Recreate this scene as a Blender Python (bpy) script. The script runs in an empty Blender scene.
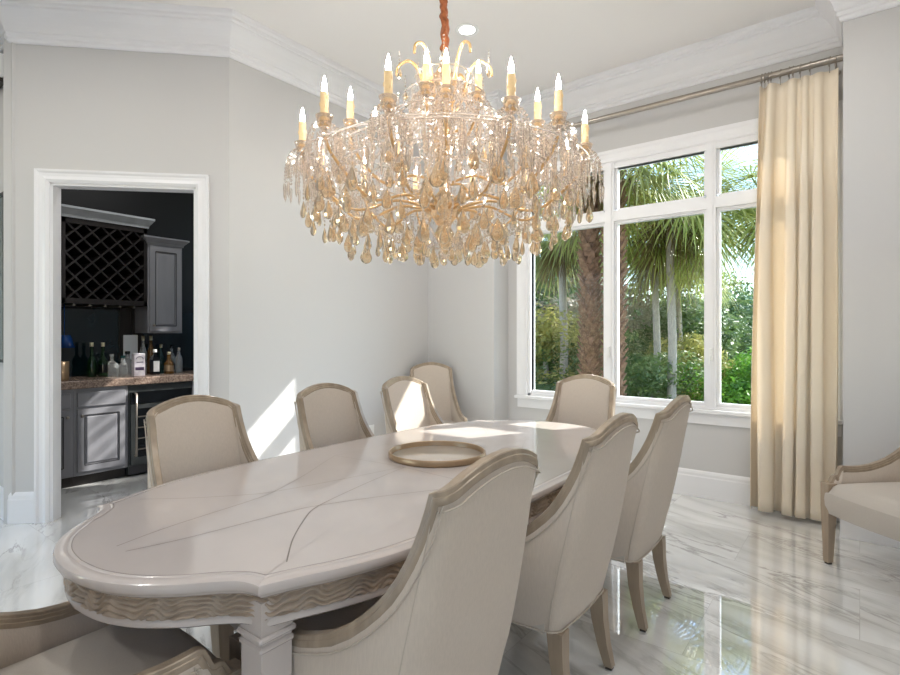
import bpy, math, random
from mathutils import Vector, Matrix, noise
random.seed(7)
PI = math.pi
scn = bpy.context.scene
COL = scn.collection

# ------------------------------------------------------------------ helpers
def lin(c):
    c /= 255.0
    return c / 12.92 if c <= 0.04045 else ((c + 0.055) / 1.055) ** 2.4
def rgb(r, g, b): return (lin(r), lin(g), lin(b), 1.0)

class MB:
    def __init__(s): s.v = []; s.f = []; s.sm = []
    def add(s, vs, fs, smooth=False):
        o = len(s.v); s.v += [tuple(p) for p in vs]
        s.f += [tuple(i + o for i in f) for f in fs]; s.sm += [smooth] * len(fs); return s
    def box(s, x0, x1, y0, y1, z0, z1, M=None, bev=0.0):
        if bev > 0:
            return s.bevbox(x0, x1, y0, y1, z0, z1, bev, M)
        vs = [Vector((x, y, z)) for z in (z0, z1) for y in (y0, y1) for x in (x0, x1)]
        if M: vs = [M @ p for p in vs]
        return s.add(vs, [(0, 2, 3, 1), (4, 5, 7, 6), (0, 1, 5, 4), (2, 6, 7, 3), (0, 4, 6, 2), (1, 3, 7, 5)])
    def bevbox(s, x0, x1, y0, y1, z0, z1, b, M=None):
        # chamfered box: rings of 8
        def ring(z, i):
            return [(x0 + b, y0 + i, z), (x1 - b, y0 + i, z), (x1 - i, y0 + b, z), (x1 - i, y1 - b, z),
                    (x1 - b, y1 - i, z), (x0 + b, y1 - i, z), (x0 + i, y1 - b, z), (x0 + i, y0 + b, z)]
        rs = [ring(z0, b), ring(z0 + b, 0), ring(z1 - b, 0), ring(z1, b)]
        vs = [Vector(p) for r in rs for p in r]
        if M: vs = [M @ p for p in vs]
        fs = []
        for k in range(3):
            for i in range(8):
                j = (i + 1) % 8
                fs.append((k*8+i, k*8+j, (k+1)*8+j, (k+1)*8+i))
        fs.append(tuple(range(7, -1, -1))); fs.append(tuple(range(24, 32)))
        return s.add(vs, fs)
    def frustum(s, c0, a0, c1, a1, M=None, b0=None, b1=None):
        # square post from centre c0 half-width a0 to centre c1 half-width a1
        b0 = a0 if b0 is None else b0; b1 = a1 if b1 is None else b1
        vs = []
        for c, a, b in ((c0, a0, b0), (c1, a1, b1)):
            vs += [Vector((c[0]-a, c[1]-b, c[2])), Vector((c[0]+a, c[1]-b, c[2])), Vector((c[0]+a, c[1]+b, c[2])), Vector((c[0]-a, c[1]+b, c[2]))]
        if M: vs = [M @ p for p in vs]
        return s.add(vs, [(3, 2, 1, 0), (4, 5, 6, 7), (0, 1, 5, 4), (1, 2, 6, 5), (2, 3, 7, 6), (3, 0, 4, 7)])
    def lathe(s, prof, c=(0, 0, 0), n=24, smooth=True, M=None, sx=1, sy=1, rot=0):
        vs = []
        for r, z in prof:
            for i in range(n):
                a = 2 * PI * i / n + rot
                p = Vector((r * math.cos(a) * sx, r * math.sin(a) * sy, z))
                if M: p = M @ p
                vs.append(p + Vector(c))
        fs = []
        for k in range(len(prof) - 1):
            for i in range(n):
                j = (i + 1) % n
                fs.append((k*n+i, k*n+j, (k+1)*n+j, (k+1)*n+i))
        s.add(vs, fs, smooth)
        closed = prof[0] == prof[-1]
        if prof[0][0] > 1e-6 and not closed: s.add(vs[:n], [tuple(range(n - 1, -1, -1))])
        if prof[-1][0] > 1e-6 and not closed: s.add(vs[-n:], [tuple(range(n))])
        return s
    def tube(s, pts, r, n=8, smooth=True, caps=True):
        pts = [Vector(p) for p in pts]
        m = len(pts); rs = r if isinstance(r, (list, tuple)) else [r] * m
        vs = []; up = None
        for i, p in enumerate(pts):
            t = (pts[min(i+1, m-1)] - pts[max(i-1, 0)])
            t = t.normalized() if t.length > 1e-9 else Vector((0, 0, 1))
            if up is None:
                up = Vector((0, 0, 1)) if abs(t.z) < 0.9 else Vector((1, 0, 0))
            a = t.cross(up)
            if a.length < 1e-6: a = t.cross(Vector((0.3, 1, 0.2)))
            a.normalize(); b = a.cross(t).normalized(); up = b
            for k in range(n):
                w = 2 * PI * k / n
                vs.append(p + (a * math.cos(w) + b * math.sin(w)) * rs[i])
        fs = []
        for i in range(m - 1):
            for k in range(n):
                j = (k + 1) % n
                fs.append((i*n+k, i*n+j, (i+1)*n+j, (i+1)*n+k))
        s.add(vs, fs, smooth)
        if caps: s.add(vs[:n], [tuple(range(n-1, -1, -1))]); s.add(vs[-n:], [tuple(range(n))])
        return s
    def grid(s, rows, closed=False, smooth=True, flip=False):
        n = len(rows[0]); vs = [p for r in rows for p in r]; fs = []
        for i in range(len(rows) - 1):
            for k in range(n if closed else n - 1):
                j = (k + 1) % n
                f = (i*n+k, i*n+j, (i+1)*n+j, (i+1)*n+k)
                fs.append(f[::-1] if flip else f)
        return s.add(vs, fs, smooth)
    def poly(s, vs, flip=False):
        return s.add(vs, [tuple(range(len(vs)))[::-1] if flip else tuple(range(len(vs)))])
    def prism(s, pts2, z0, z1, M=None):
        n = len(pts2)
        vs = [Vector((x, y, z0)) for x, y in pts2] + [Vector((x, y, z1)) for x, y in pts2]
        if M: vs = [M @ p for p in vs]
        fs = [tuple(range(n-1, -1, -1)), tuple(range(n, 2*n))] + [(i, (i+1) % n, n+(i+1) % n, n+i) for i in range(n)]
        return s.add(vs, fs)
    def ball(s, c, r, n=8, m=6, sz=1.0, smooth=True):
        prof = [(r * math.sin(PI * k / m), -r * sz * math.cos(PI * k / m)) for k in range(m + 1)]
        return s.lathe(prof, c, n, smooth)
    def mesh(s, name):
        me = bpy.data.meshes.new(name); me.from_pydata(s.v, [], s.f)
        me.polygons.foreach_set('use_smooth', s.sm); me.update(); return me
    def build(s, name, mat, parent=None, loc=None):
        o = bpy.data.objects.new(name, s.mesh(name))
        if mat: o.data.materials.append(mat)
        COL.objects.link(o)
        if parent: o.parent = parent
        if loc: o.location = loc
        return o

def link(name, me, parent=None, loc=(0, 0, 0), rot=(0, 0, 0), sc=None):
    o = bpy.data.objects.new(name, me); COL.objects.link(o); o.location = loc; o.rotation_euler = rot
    if sc: o.scale = sc
    if parent: o.parent = parent
    return o
def empty(name, loc=(0, 0, 0), rz=0.0):
    o = bpy.data.objects.new(name, None); COL.objects.link(o); o.location = loc; o.rotation_euler = (0, 0, rz)
    o.empty_display_size = 0.1; return o
def tag(o, label, cat, group=None, kind=None):
    o['label'] = label; o['category'] = cat
    if group: o['group'] = group
    if kind: o['kind'] = kind
    return o
def copy_tree(o, parent=None):
    c = o.copy(); COL.objects.link(c)
    if parent: c.parent = parent
    for ch in list(o.children): copy_tree(ch, c)
    return c
def smooth_by_angle(o, deg=35):
    me = o.data
    me.polygons.foreach_set('use_smooth', [True] * len(me.polygons))
    me.set_sharp_from_angle(angle=math.radians(deg))
def catmull(pts, k=6):
    pts = [Vector(p) for p in pts]; out = []
    for i in range(len(pts) - 1):
        p0 = pts[max(i-1, 0)]; p1 = pts[i]; p2 = pts[i+1]; p3 = pts[min(i+2, len(pts)-1)]
        for j in range(k):
            t = j / k
            out.append(0.5 * ((2*p1) + (p2-p0)*t + (2*p0-5*p1+4*p2-p3)*t*t + (3*p1-p0-3*p2+p3)*t*t*t))
    out.append(pts[-1]); return out
def interp(tab, x):
    if x <= tab[0][0]: return tab[0][1]
    for (a, va), (b, vb) in zip(tab, tab[1:]):
        if x <= b: return va + (vb - va) * (x - a) / (b - a)
    return tab[-1][1]
def sstep(a, b, x):
    t = max(0, min(1, (x - a) / (b - a))); return t * t * (3 - 2 * t)

# ------------------------------------------------------------------ materials
def mat(name, col, rough=0.5, metal=0.0, var=0.0, vscale=8.0, bump=0.0, bscale=40.0, spec=0.5, coat=0.0, trans=0.0, ior=1.45,
        sub=0.0, emit=None, estr=0.0, stretch=None, col2=None, sheen=0.0):
    m = bpy.data.materials.new(name); m.use_nodes = True
    nt = m.node_tree; p = nt.nodes['Principled BSDF']
    p.inputs['Base Color'].default_value = col; p.inputs['Roughness'].default_value = rough
    p.inputs['Metallic'].default_value = metal; p.inputs['Specular IOR Level'].default_value = spec
    p.inputs['Coat Weight'].default_value = coat; p.inputs['Coat Roughness'].default_value = 0.08
    p.inputs['Transmission Weight'].default_value = trans; p.inputs['IOR'].default_value = ior
    p.inputs['Sheen Weight'].default_value = sheen
    if emit: p.inputs['Emission Color'].default_value = emit; p.inputs['Emission Strength'].default_value = estr
    tc = nt.nodes.new('ShaderNodeTexCoord'); src = tc.outputs['Object']
    if stretch:
        mp = nt.nodes.new('ShaderNodeMapping'); mp.inputs['Scale'].default_value = stretch
        nt.links.new(src, mp.inputs['Vector']); src = mp.outputs['Vector']
    if var > 0 or col2:
        n = nt.nodes.new('ShaderNodeTexNoise'); n.inputs['Scale'].default_value = vscale; n.inputs['Detail'].default_value = 4
        nt.links.new(src, n.inputs['Vector'])
        mx = nt.nodes.new('ShaderNodeMix'); mx.data_type = 'RGBA'
        c2 = col2 if col2 else tuple(c * (1 - var) for c in col[:3]) + (1,)
        mx.inputs[6].default_value = col; mx.inputs[7].default_value = c2
        cr = nt.nodes.new('ShaderNodeMapRange'); cr.inputs['From Min'].default_value = 0.35; cr.inputs['From Max'].default_value = 0.65
        nt.links.new(n.outputs['Fac'], cr.inputs['Value']); nt.links.new(cr.outputs['Result'], mx.inputs[0])
        nt.links.new(mx.outputs[2], p.inputs['Base Color'])
    if bump > 0:
        n2 = nt.nodes.new('ShaderNodeTexNoise'); n2.inputs['Scale'].default_value = bscale; n2.inputs['Detail'].default_value = 3
        nt.links.new(src, n2.inputs['Vector'])
        b = nt.nodes.new('ShaderNodeBump'); b.inputs['Strength'].default_value = bump; b.inputs['Distance'].default_value = 0.002
        nt.links.new(n2.outputs['Fac'], b.inputs['Height']); nt.links.new(b.outputs['Normal'], p.inputs['Normal'])
    return m

M = {}
M['wall'] = mat('wall_paint', rgb(207, 206, 205), 0.75, bump=0.05, bscale=180, spec=0.25)
M['ceil'] = mat('ceiling_paint', rgb(243, 240, 237), 0.9, bump=0.04, bscale=150, spec=0.1)
M['trim'] = mat('white_trim_paint', rgb(238, 238, 240), 0.35, var=0.01, vscale=3)
M['table'] = mat('lacquered_taupe', rgb(202, 193, 188), 0.16, var=0.03, vscale=5, coat=0.35)
M['groove'] = mat('grey_inlay', rgb(120, 112, 104), 0.4, var=0.1, vscale=30)
M['carve'] = mat('glazed_carving', rgb(178, 160, 142), 0.38, var=0.2, vscale=14)
M['linen'] = mat('linen_upholstery', rgb(207, 194, 180), 0.9, var=0.06, vscale=260, stretch=(1, 1, 0.12), bump=0.25, bscale=420, spec=0.15, sheen=0.15)
M['seat'] = mat('seat_linen', rgb(196, 188, 178), 0.9, var=0.05, vscale=240, bump=0.2, bscale=420, spec=0.15, sheen=0.15)
M['frame'] = mat('champagne_wood', rgb(172, 155, 135), 0.32, metal=0.2, var=0.22, vscale=26, stretch=(1, 1, 0.3), coat=0.25)
M['leg'] = mat('champagne_leg_wood', rgb(172, 154, 134), 0.4, metal=0.2, var=0.12, vscale=18, stretch=(3, 3, 0.4))
M['piping'] = mat('linen_piping', rgb(196, 184, 170), 0.85, var=0.05, vscale=90)
M['foot'] = mat('dark_foot', rgb(60, 54, 48), 0.5, var=0.1)
M['gold'] = mat('brushed_gold', rgb(176, 150, 120), 0.3, metal=0.55, var=0.1, vscale=12)
M['tray'] = mat('cream_tray', rgb(214, 204, 192), 0.18, var=0.05, vscale=9, coat=0.4)
M['steel'] = mat('brushed_nickel', rgb(168, 160, 150), 0.3, metal=0.9, var=0.1, vscale=20)
M['plastic'] = mat('white_plastic', rgb(240, 240, 238), 0.35, var=0.01)
M['slot'] = mat('dark_slot', rgb(50, 50, 50), 0.6, var=0.05)
M['cab'] = mat('grey_cabinet_paint', rgb(138, 138, 143), 0.35, var=0.12, vscale=9, stretch=(1, 1, 0.3))
M['cabdk'] = mat('charcoal_groove', rgb(52, 52, 55), 0.45, var=0.1)
M['rack'] = mat('espresso_wood', rgb(34, 29, 28), 0.4, var=0.2, vscale=12)
M['barwall'] = mat('black_wall', rgb(11, 12, 15), 0.5, var=0.2, vscale=3)
M['splash'] = mat('teal_glass_splash', rgb(20, 40, 48), 0.08, var=0.35, vscale=4, coat=0.5)
M['granite'] = mat('brown_granite', rgb(168, 148, 134), 0.25, col2=rgb(112, 92, 80), vscale=70)
M['fridge'] = mat('dark_steel', rgb(92, 96, 96), 0.35, metal=0.7, var=0.1)
M['blackglass'] = mat('black_glass', rgb(10, 14, 18), 0.05, var=0.2, coat=0.5)
M['mirror'] = mat('mirror_glass', rgb(170, 190, 188), 0.04, metal=0.9, var=0.02)
M['darkframe'] = mat('dark_picture_frame', rgb(30, 34, 34), 0.3, var=0.1)
M['candle'] = mat('candle_sleeve', rgb(236, 206, 158), 0.5, var=0.06, vscale=40, emit=rgb(255, 205, 130), estr=0.05)  # faint emission stands in for bulb light on the sleeve
M['flame'] = mat('candle_bulb', rgb(255, 240, 210), 0.2, emit=(1, 0.97, 0.94, 1), estr=118.0)
M['copper'] = mat('copper_silk', rgb(176, 104, 66), 0.4, metal=0.45, var=0.4, vscale=60, bump=0.8, bscale=70)
M['lampglow'] = mat('downlight_lens', rgb(255, 255, 250), 0.3, emit=(1, 0.97, 0.92, 1), estr=5.0)
M['card'] = mat('white_card', rgb(235, 240, 245), 0.4, var=0.02)
M['bark'] = mat('palm_boot_bark', rgb(172, 136, 112), 0.9, var=0.5, vscale=14, bump=1.0, bscale=18)
M['greybark'] = mat('grey_trunk_bark', rgb(192, 184, 178), 0.9, var=0.25, vscale=10, stretch=(4, 4, 1), bump=0.8, bscale=20)
M['soil'] = mat('lawn_ground', rgb(96, 110, 62), 0.95, var=0.4, vscale=1.5)

def leafmat(name, c1, c2, tr=0.35):
    m = bpy.data.materials.new(name); m.use_nodes = True; nt = m.node_tree; p = nt.nodes['Principled BSDF']
    out = nt.nodes['Material Output']
    tc = nt.nodes.new('ShaderNodeTexCoord'); n = nt.nodes.new('ShaderNodeTexNoise'); n.inputs['Scale'].default_value = 2.2
    n.inputs['Detail'].default_value = 5; nt.links.new(tc.outputs['Object'], n.inputs['Vector'])
    cr = nt.nodes.new('ShaderNodeMapRange'); cr.inputs['From Min'].default_value = 0.35; cr.inputs['From Max'].default_value = 0.65
    mx = nt.nodes.new('ShaderNodeMix'); mx.data_type = 'RGBA'; mx.inputs[6].default_value = c1; mx.inputs[7].default_value = c2
    nt.links.new(n.outputs['Fac'], cr.inputs['Value']); nt.links.new(cr.outputs['Result'], mx.inputs[0])
    nt.links.new(mx.outputs[2], p.inputs['Base Color']); p.inputs['Roughness'].default_value = 0.5; p.inputs['Specular IOR Level'].default_value = 0.35
    t = nt.nodes.new('ShaderNodeBsdfTranslucent'); nt.links.new(mx.outputs[2], t.inputs['Color'])
    ms = nt.nodes.new('ShaderNodeMixShader'); ms.inputs[0].default_value = tr
    nt.links.new(p.outputs[0], ms.inputs[1]); nt.links.new(t.outputs[0], ms.inputs[2]); nt.links.new(ms.outputs[0], out.inputs[0])
    return m
M['frond'] = leafmat('palm_frond_green', rgb(164, 180, 100), rgb(206, 206, 132))
M['frondolive'] = leafmat('palm_frond_olive', rgb(146, 158, 98), rgb(186, 184, 124))
M['deadfrond'] = leafmat('dry_frond', rgb(160, 138, 100), rgb(120, 100, 72))
M['bushyellow'] = leafmat('yellow_green_leaves', rgb(196, 188, 112), rgb(138, 146, 84))
M['bushgreen'] = leafmat('mid_green_leaves', rgb(128, 148, 92), rgb(84, 110, 66))
M['bushbright'] = leafmat('bright_green_leaves', rgb(140, 190, 76), rgb(88, 140, 56))
M['bushgrey'] = leafmat('grey_brown_leaves', rgb(168, 150, 130), rgb(128, 130, 104))
M['treegreen'] = leafmat('blue_green_leaves', rgb(120, 154, 118), rgb(92, 126, 90))

def curtain_mat():
    m = leafmat('cream_curtain_cloth', rgb(251, 240, 222), rgb(249, 237, 217), 0.25)
    p = m.node_tree.nodes['Principled BSDF']; p.inputs['Roughness'].default_value = 0.85; p.inputs['Specular IOR Level'].default_value = 0.1
    return m
M['curtain'] = curtain_mat()

def glass_pane():
    m = bpy.data.materials.new('window_glass'); m.use_nodes = True; nt = m.node_tree; nt.nodes.clear()
    out = nt.nodes.new('ShaderNodeOutputMaterial'); t = nt.nodes.new('ShaderNodeBsdfTransparent'); t.inputs[0].default_value = (0.97, 0.985, 0.98, 1)
    g = nt.nodes.new('ShaderNodeBsdfGlossy'); g.inputs['Roughness'].default_value = 0.0
    fr = nt.nodes.new('ShaderNodeFresnel'); fr.inputs['IOR'].default_value = 1.13
    ms = nt.nodes.new('ShaderNodeMixShader')
    nt.links.new(fr.outputs[0], ms.inputs[0]); nt.links.new(t.outputs[0], ms.inputs[1]); nt.links.new(g.outputs[0], ms.inputs[2]); nt.links.new(ms.outputs[0], out.inputs[0])
    return m
M['pane'] = glass_pane()

def crystal(name, tint, tr=0.3):
    m = bpy.data.materials.new(name); m.use_nodes = True; nt = m.node_tree; nt.nodes.clear()
    out = nt.nodes.new('ShaderNodeOutputMaterial')
    g = nt.nodes.new('ShaderNodeBsdfGlass'); g.inputs['Color'].default_value = tint; g.inputs['IOR'].default_value = 1.55; g.inputs['Roughness'].default_value = 0.02
    tc = nt.nodes.new('ShaderNodeTexCoord'); n = nt.nodes.new('ShaderNodeTexNoise'); n.inputs['Scale'].default_value = 30
    nt.links.new(tc.outputs['Object'], n.inputs['Vector'])
    b = nt.nodes.new('ShaderNodeBump'); b.inputs['Strength'].default_value = 0.25; b.inputs['Distance'].default_value = 0.004
    nt.links.new(n.outputs['Fac'], b.inputs['Height']); nt.links.new(b.outputs['Normal'], g.inputs['Normal'])
    d = nt.nodes.new('ShaderNodeBsdfTranslucent'); d.inputs[0].default_value = tint
    t = nt.nodes.new('ShaderNodeBsdfTransparent'); t.inputs[0].default_value = tint
    m1 = nt.nodes.new('ShaderNodeMixShader'); m1.inputs[0].default_value = 0.14
    m2 = nt.nodes.new('ShaderNodeMixShader'); m2.inputs[0].default_value = tr
    nt.links.new(g.outputs[0], m1.inputs[1]); nt.links.new(d.outputs[0], m1.inputs[2])
    nt.links.new(m1.outputs[0], m2.inputs[1]); nt.links.new(t.outputs[0], m2.inputs[2]); nt.links.new(m2.outputs[0], out.inputs[0])
    return m
M['drop'] = crystal('champagne_crystal', (0.95, 0.85, 0.715, 1), 0.15)
M['bead'] = crystal('clear_crystal', (1.0, 0.96, 0.92, 1), 0.2)
M['armglass'] = mat('amber_glass_arm', rgb(226, 184, 128), 0.12, metal=0.35, var=0.1, vscale=20, coat=0.5)

def bottle_glass(name, col):
    return mat(name, col, 0.06, var=0.15, vscale=8, trans=0.75, ior=1.4, coat=0.3)
M['greenglass'] = bottle_glass('green_bottle_glass', rgb(40, 80, 44))
M['clearglass'] = bottle_glass('clear_bottle_glass', rgb(240, 244, 244))
M['amberglass'] = bottle_glass('amber_bottle_glass', rgb(190, 140, 70))
M['tealglass'] = bottle_glass('teal_bottle_glass', rgb(60, 130, 130))
M['label'] = mat('paper_label', rgb(226, 228, 226), 0.6, var=0.05)
M['foil'] = mat('bottle_foil', rgb(200, 190, 160), 0.3, metal=0.7, var=0.1)
M['tin'] = mat('printed_tin', rgb(222, 218, 220), 0.35, col2=rgb(196, 190, 200), vscale=25)
M['ink'] = mat('dark_print', rgb(70, 56, 82), 0.5, var=0.1)
M['blueglass'] = mat('blue_lamp_glass', rgb(20, 70, 140), 0.2, var=0.1)

def marble():
    m = bpy.data.materials.new('polished_marble'); m.use_nodes = True; nt = m.node_tree; p = nt.nodes['Principled BSDF']
    N = nt.nodes.new; L = nt.links.new
    tc = N('ShaderNodeTexCoord')
    mp = N('ShaderNodeMapping'); mp.inputs['Rotation'].default_value = (0, 0, math.radians(21.5)); L(tc.outputs['Object'], mp.inputs['Vector'])
    # tiles 1.2 x 0.6: one random shift per tile keeps the veins from running across joints
    br = N('ShaderNodeTexBrick'); br.offset = 0.5; br.inputs['Scale'].default_value = 1.0; br.inputs['Brick Width'].default_value = 1.2
    br.inputs['Row Height'].default_value = 0.6; br.inputs['Mortar Size'].default_value = 0.0012; br.inputs['Mortar Smooth'].default_value = 0.0
    br.inputs['Color1'].default_value = (0, 0, 0, 1); br.inputs['Color2'].default_value = (1, 1, 1, 1); br.inputs['Mortar'].default_value = (0.5, 0.5, 0.5, 1)
    L(tc.outputs['Object'], br.inputs['Vector'])
    sc = N('ShaderNodeVectorMath'); sc.operation = 'MULTIPLY'; sc.inputs[1].default_value = (7, 11, 3); L(br.outputs['Color'], sc.inputs[0])
    ad = N('ShaderNodeVectorMath'); ad.operation = 'ADD'; L(mp.outputs['Vector'], ad.inputs[0]); L(sc.outputs[0], ad.inputs[1])
    st = N('ShaderNodeVectorMath'); st.operation = 'MULTIPLY'; st.inputs[1].default_value = (0.6, 3.4, 1); L(ad.outputs[0], st.inputs[0])
    n1 = N('ShaderNodeTexNoise'); n1.inputs['Scale'].default_value = 1.6; n1.inputs['Detail'].default_value = 7; n1.inputs['Roughness'].default_value = 0.62
    n1.inputs['Distortion'].default_value = 0.7; L(st.outputs[0], n1.inputs['Vector'])
    def band(src, w):
        s = N('ShaderNodeMath'); s.operation = 'SUBTRACT'; s.inputs[1].default_value = 0.5; L(src, s.inputs[0])
        a = N('ShaderNodeMath'); a.operation = 'ABSOLUTE'; L(s.outputs[0], a.inputs[0])
        r = N('ShaderNodeMapRange'); r.inputs['From Min'].default_value = 0.0; r.inputs['From Max'].default_value = w
        r.inputs['To Min'].default_value = 1.0; r.inputs['To Max'].default_value = 0.0; L(a.outputs[0], r.inputs['Value']); return r.outputs['Result']
    v1 = band(n1.outputs['Fac'], 0.03)
    n2 = N('ShaderNodeTexNoise'); n2.inputs['Scale'].default_value = 0.9; n2.inputs['Detail'].default_value = 5; L(st.outputs[0], n2.inputs['Vector'])
    md = N('ShaderNodeMapRange'); md.inputs['From Min'].default_value = 0.42; md.inputs['From Max'].default_value = 0.62; L(n2.outputs['Fac'], md.inputs['Value'])
    mu = N('ShaderNodeMath'); mu.operation = 'MULTIPLY'; L(v1, mu.inputs[0]); L(md.outputs['Result'], mu.inputs[1])
    v2 = band(n2.outputs['Fac'], 0.12)
    c1 = N('ShaderNodeMix'); c1.data_type = 'RGBA'; c1.inputs[6].default_value = rgb(240, 241, 239); c1.inputs[7].default_value = rgb(216, 216, 213)
    L(v2, c1.inputs[0])
    c2 = N('ShaderNodeMix'); c2.data_type = 'RGBA'; c2.inputs[7].default_value = rgb(146, 142, 138); L(c1.outputs[2], c2.inputs[6])
    mf = N('ShaderNodeMath'); mf.operation = 'MULTIPLY'; mf.inputs[1].default_value = 0.78; L(mu.outputs[0], mf.inputs[0]); L(mf.outputs[0], c2.inputs[0])
    c3 = N('ShaderNodeMix'); c3.data_type = 'RGBA'; c3.inputs[7].default_value = rgb(196, 194, 191); L(c2.outputs[2], c3.inputs[6]); L(br.outputs['Fac'], c3.inputs[0])
    L(c3.outputs[2], p.inputs['Base Color']); p.inputs['Roughness'].default_value = 0.035; p.inputs['Specular IOR Level'].default_value = 0.6
    p.inputs['Coat Weight'].default_value = 1.0; p.inputs['Coat IOR'].default_value = 2.2; p.inputs['Coat Roughness'].default_value = 0.015
    return m
M['marble'] = marble()

# ------------------------------------------------------------------ room shell  (x: along the window wall, y: towards it)
CEIL = 3.74
S2 = math.sqrt(0.5)
PL = Vector((-4.858, 1.129, 0)); PAB = Vector((-3.795, 2.193, 0))
YE, YC, YD = 4.55, 4.83, 4.46          # left pier, window wall, right pier
XJ0, XJ1 = -2.931, -0.0885            # niche jambs
XR = 1.75; YR = -4.6                  # right wall, rear wall
T = 0.14
def struct(name, mb, m, label, cat, parent=None):
    o = mb.build(name, m, parent)
    if not parent: tag(o, label, cat, kind='structure')
    return o
struct('floor', MB().box(-9, XR + T, YR - 0.2, YC + 0.1, -0.12, 0), M['marble'], 'polished white marble tile floor with grey veins', 'floor')
struct('ceiling', MB().box(-9, XR + T, YR - 0.2, YC + 0.2, CEIL, CEIL + 0.12), M['ceil'], 'plain off-white ceiling above the chandelier', 'ceiling')
MA = Matrix.Translation(PL) @ Matrix.Rotation(math.radians(45), 4, 'Z')   # x along wall A, +y behind it
LA = (PAB - PL).length
CW = 0.092
D0, D1, DH = 0.262, 1.27, 2.468
TA = 0.09
wa = MB()
wa.box(-0.05, D0, 0, TA, 0, CEIL, MA); wa.box(D1, LA, 0, TA, 0, CEIL, MA); wa.box(D0, D1, 0, TA, DH, CEIL, MA)
struct('wall_left', wa, M['wall'], 'light grey wall with the bar doorway in it', 'wall')
struct('wall_far_left', MB().box(-9, PL.x + 0.02, 1.129, 1.129 + T, 0, CEIL), M['wall'], 'grey wall sliver at the left picture edge', 'wall')
struct('wall_back_left', MB().box(-3.795 - T, -3.795, 2.193, 4.69, 0, CEIL), M['wall'], 'long blank light wall behind the left row of chairs', 'wall')
struct('wall_back', MB().box(-3.795, XJ0, YE, YE + T, 0, CEIL).box(XJ0 - T, XJ0, YE + T, YC + T, 0, CEIL), M['wall'], 'narrow light pier left of the window niche', 'wall')
struct('wall_right', MB().box(XJ1, XR + T, YD, YD + T, 0, CEIL).box(XJ1, XJ1 + T, YD + T, YC + T, 0, CEIL), M['wall'], 'grey pier right of the curtain', 'wall')
WX0, WX1, WZ0, WZ1 = -2.70, -0.205, 0.745, 2.95
wc = MB()
wc.box(XJ0, WX0, YC, YC + T, 0, CEIL).box(WX1, XJ1, YC, YC + T, 0, CEIL)
wc.box(WX0, WX1, YC, YC + T, 0, WZ0).box(WX0, WX1, YC, YC + T, WZ1, CEIL)
struct('wall_window', wc, M['wall'], 'wall of the niche around the large window', 'wall')
# side and rear walls, behind the camera, with openings added to let in light
wr = MB().box(XR, XR + T, -0.7, YD + T, 0, CEIL).box(XR, XR + T, YR, -2.4, 0, CEIL).box(XR, XR + T, -2.4, -0.7, 3.1, CEIL)  # side opening is added, for fill light on the left chairs
struct('wall_side', wr, M['wall'], 'right side wall outside the frame', 'wall')
wb = MB()
ops = [(-7.6, -5.6), (-5.2, -3.6)]
xs = -9
for a, b in ops:
    wb.box(xs, a, YR - T, YR, 0, CEIL); wb.box(a, b, YR - T, YR, 3.1, CEIL); xs = b
wb.box(xs, XR + T, YR - T, YR, 0, CEIL)
struct('wall_rear', wb, M['wall'], 'rear wall behind the camera with two openings added for light', 'wall')
struct('wall_hall', MB().box(-9 - T, -9, YR, 1.27, 0, CEIL), M['wall'], 'end wall of the side hall', 'wall')

# trims: profile (distance from wall, z) swept along a wall polyline, room on the right hand
def sweep_trim(name, path, prof, m, label, cat):
    mb = MB(); n = len(path); rows = []
    for i, p in enumerate(path):
        p = Vector((p[0], p[1], 0))
        d0 = (p - Vector((path[i-1][0], path[i-1][1], 0))).normalized() if i > 0 else None
        d1 = (Vector((path[i+1][0], path[i+1][1], 0)) - p).normalized() if i < n - 1 else None
        d0 = d0 or d1; d1 = d1 or d0
        n0 = Vector((d0.y, -d0.x, 0)); n1 = Vector((d1.y, -d1.x, 0))
        b = (n0 + n1).normalized(); k = 1 / max(0.3, b.dot(n0))
        rows.append([p + b * (k * o) + Vector((0, 0, z)) for o, z in prof])
    mb.grid(rows, closed=True, smooth=False)
    mb.poly(rows[0]); mb.poly(rows[-1], True)
    return struct(name, mb, m, label, cat)
wallpath = [(-8.9, 1.129), (PL.x, PL.y), (PAB.x, PAB.y), (-3.795, YE), (XJ0, YE), (XJ0, YC), (XJ1, YC), (XJ1, YD), (XR, YD), (XR, YR)]
crown = [(0, 3.465), (0.014, 3.465), (0.022, 3.475), (0.022, 3.492), (0.034, 3.50), (0.034, 3.525), (0.045, 3.532), (0.052, 3.56), (0.066, 3.59), (0.088, 3.622),
         (0.112, 3.648), (0.128, 3.66), (0.128, 3.672), (0.142, 3.68), (0.142, 3.70), (0.160, 3.712), (0.165, 3.739), (0, 3.739)]
sweep_trim('trim_1', wallpath, crown, M['trim'], 'white stepped crown moulding around the ceiling', 'crown moulding')
base = [(0, 0.001), (0.018, 0.001), (0.018, 0.17), (0.014, 0.18), (0.014, 0.20), (0.008, 0.215), (0.0, 0.225)]
da = Vector((S2, S2, 0))
q0 = PL + da * (D0 - CW); q1 = PL + da * (D1 + CW)
sweep_trim('baseboard_left', [(-8.9, 1.129), (PL.x, PL.y), (q0.x, q0.y)], base, M['trim'], 'white baseboard left of the doorway', 'baseboard')
sweep_trim('baseboard_back', [(q1.x, q1.y), (PAB.x, PAB.y), (-3.795, YE), (XJ0, YE), (XJ0, YC), (XJ1, YC), (XJ1, YD), (XR, YD), (XR, YR)], base, M['trim'], 'tall white baseboard below the window', 'baseboard')

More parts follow.
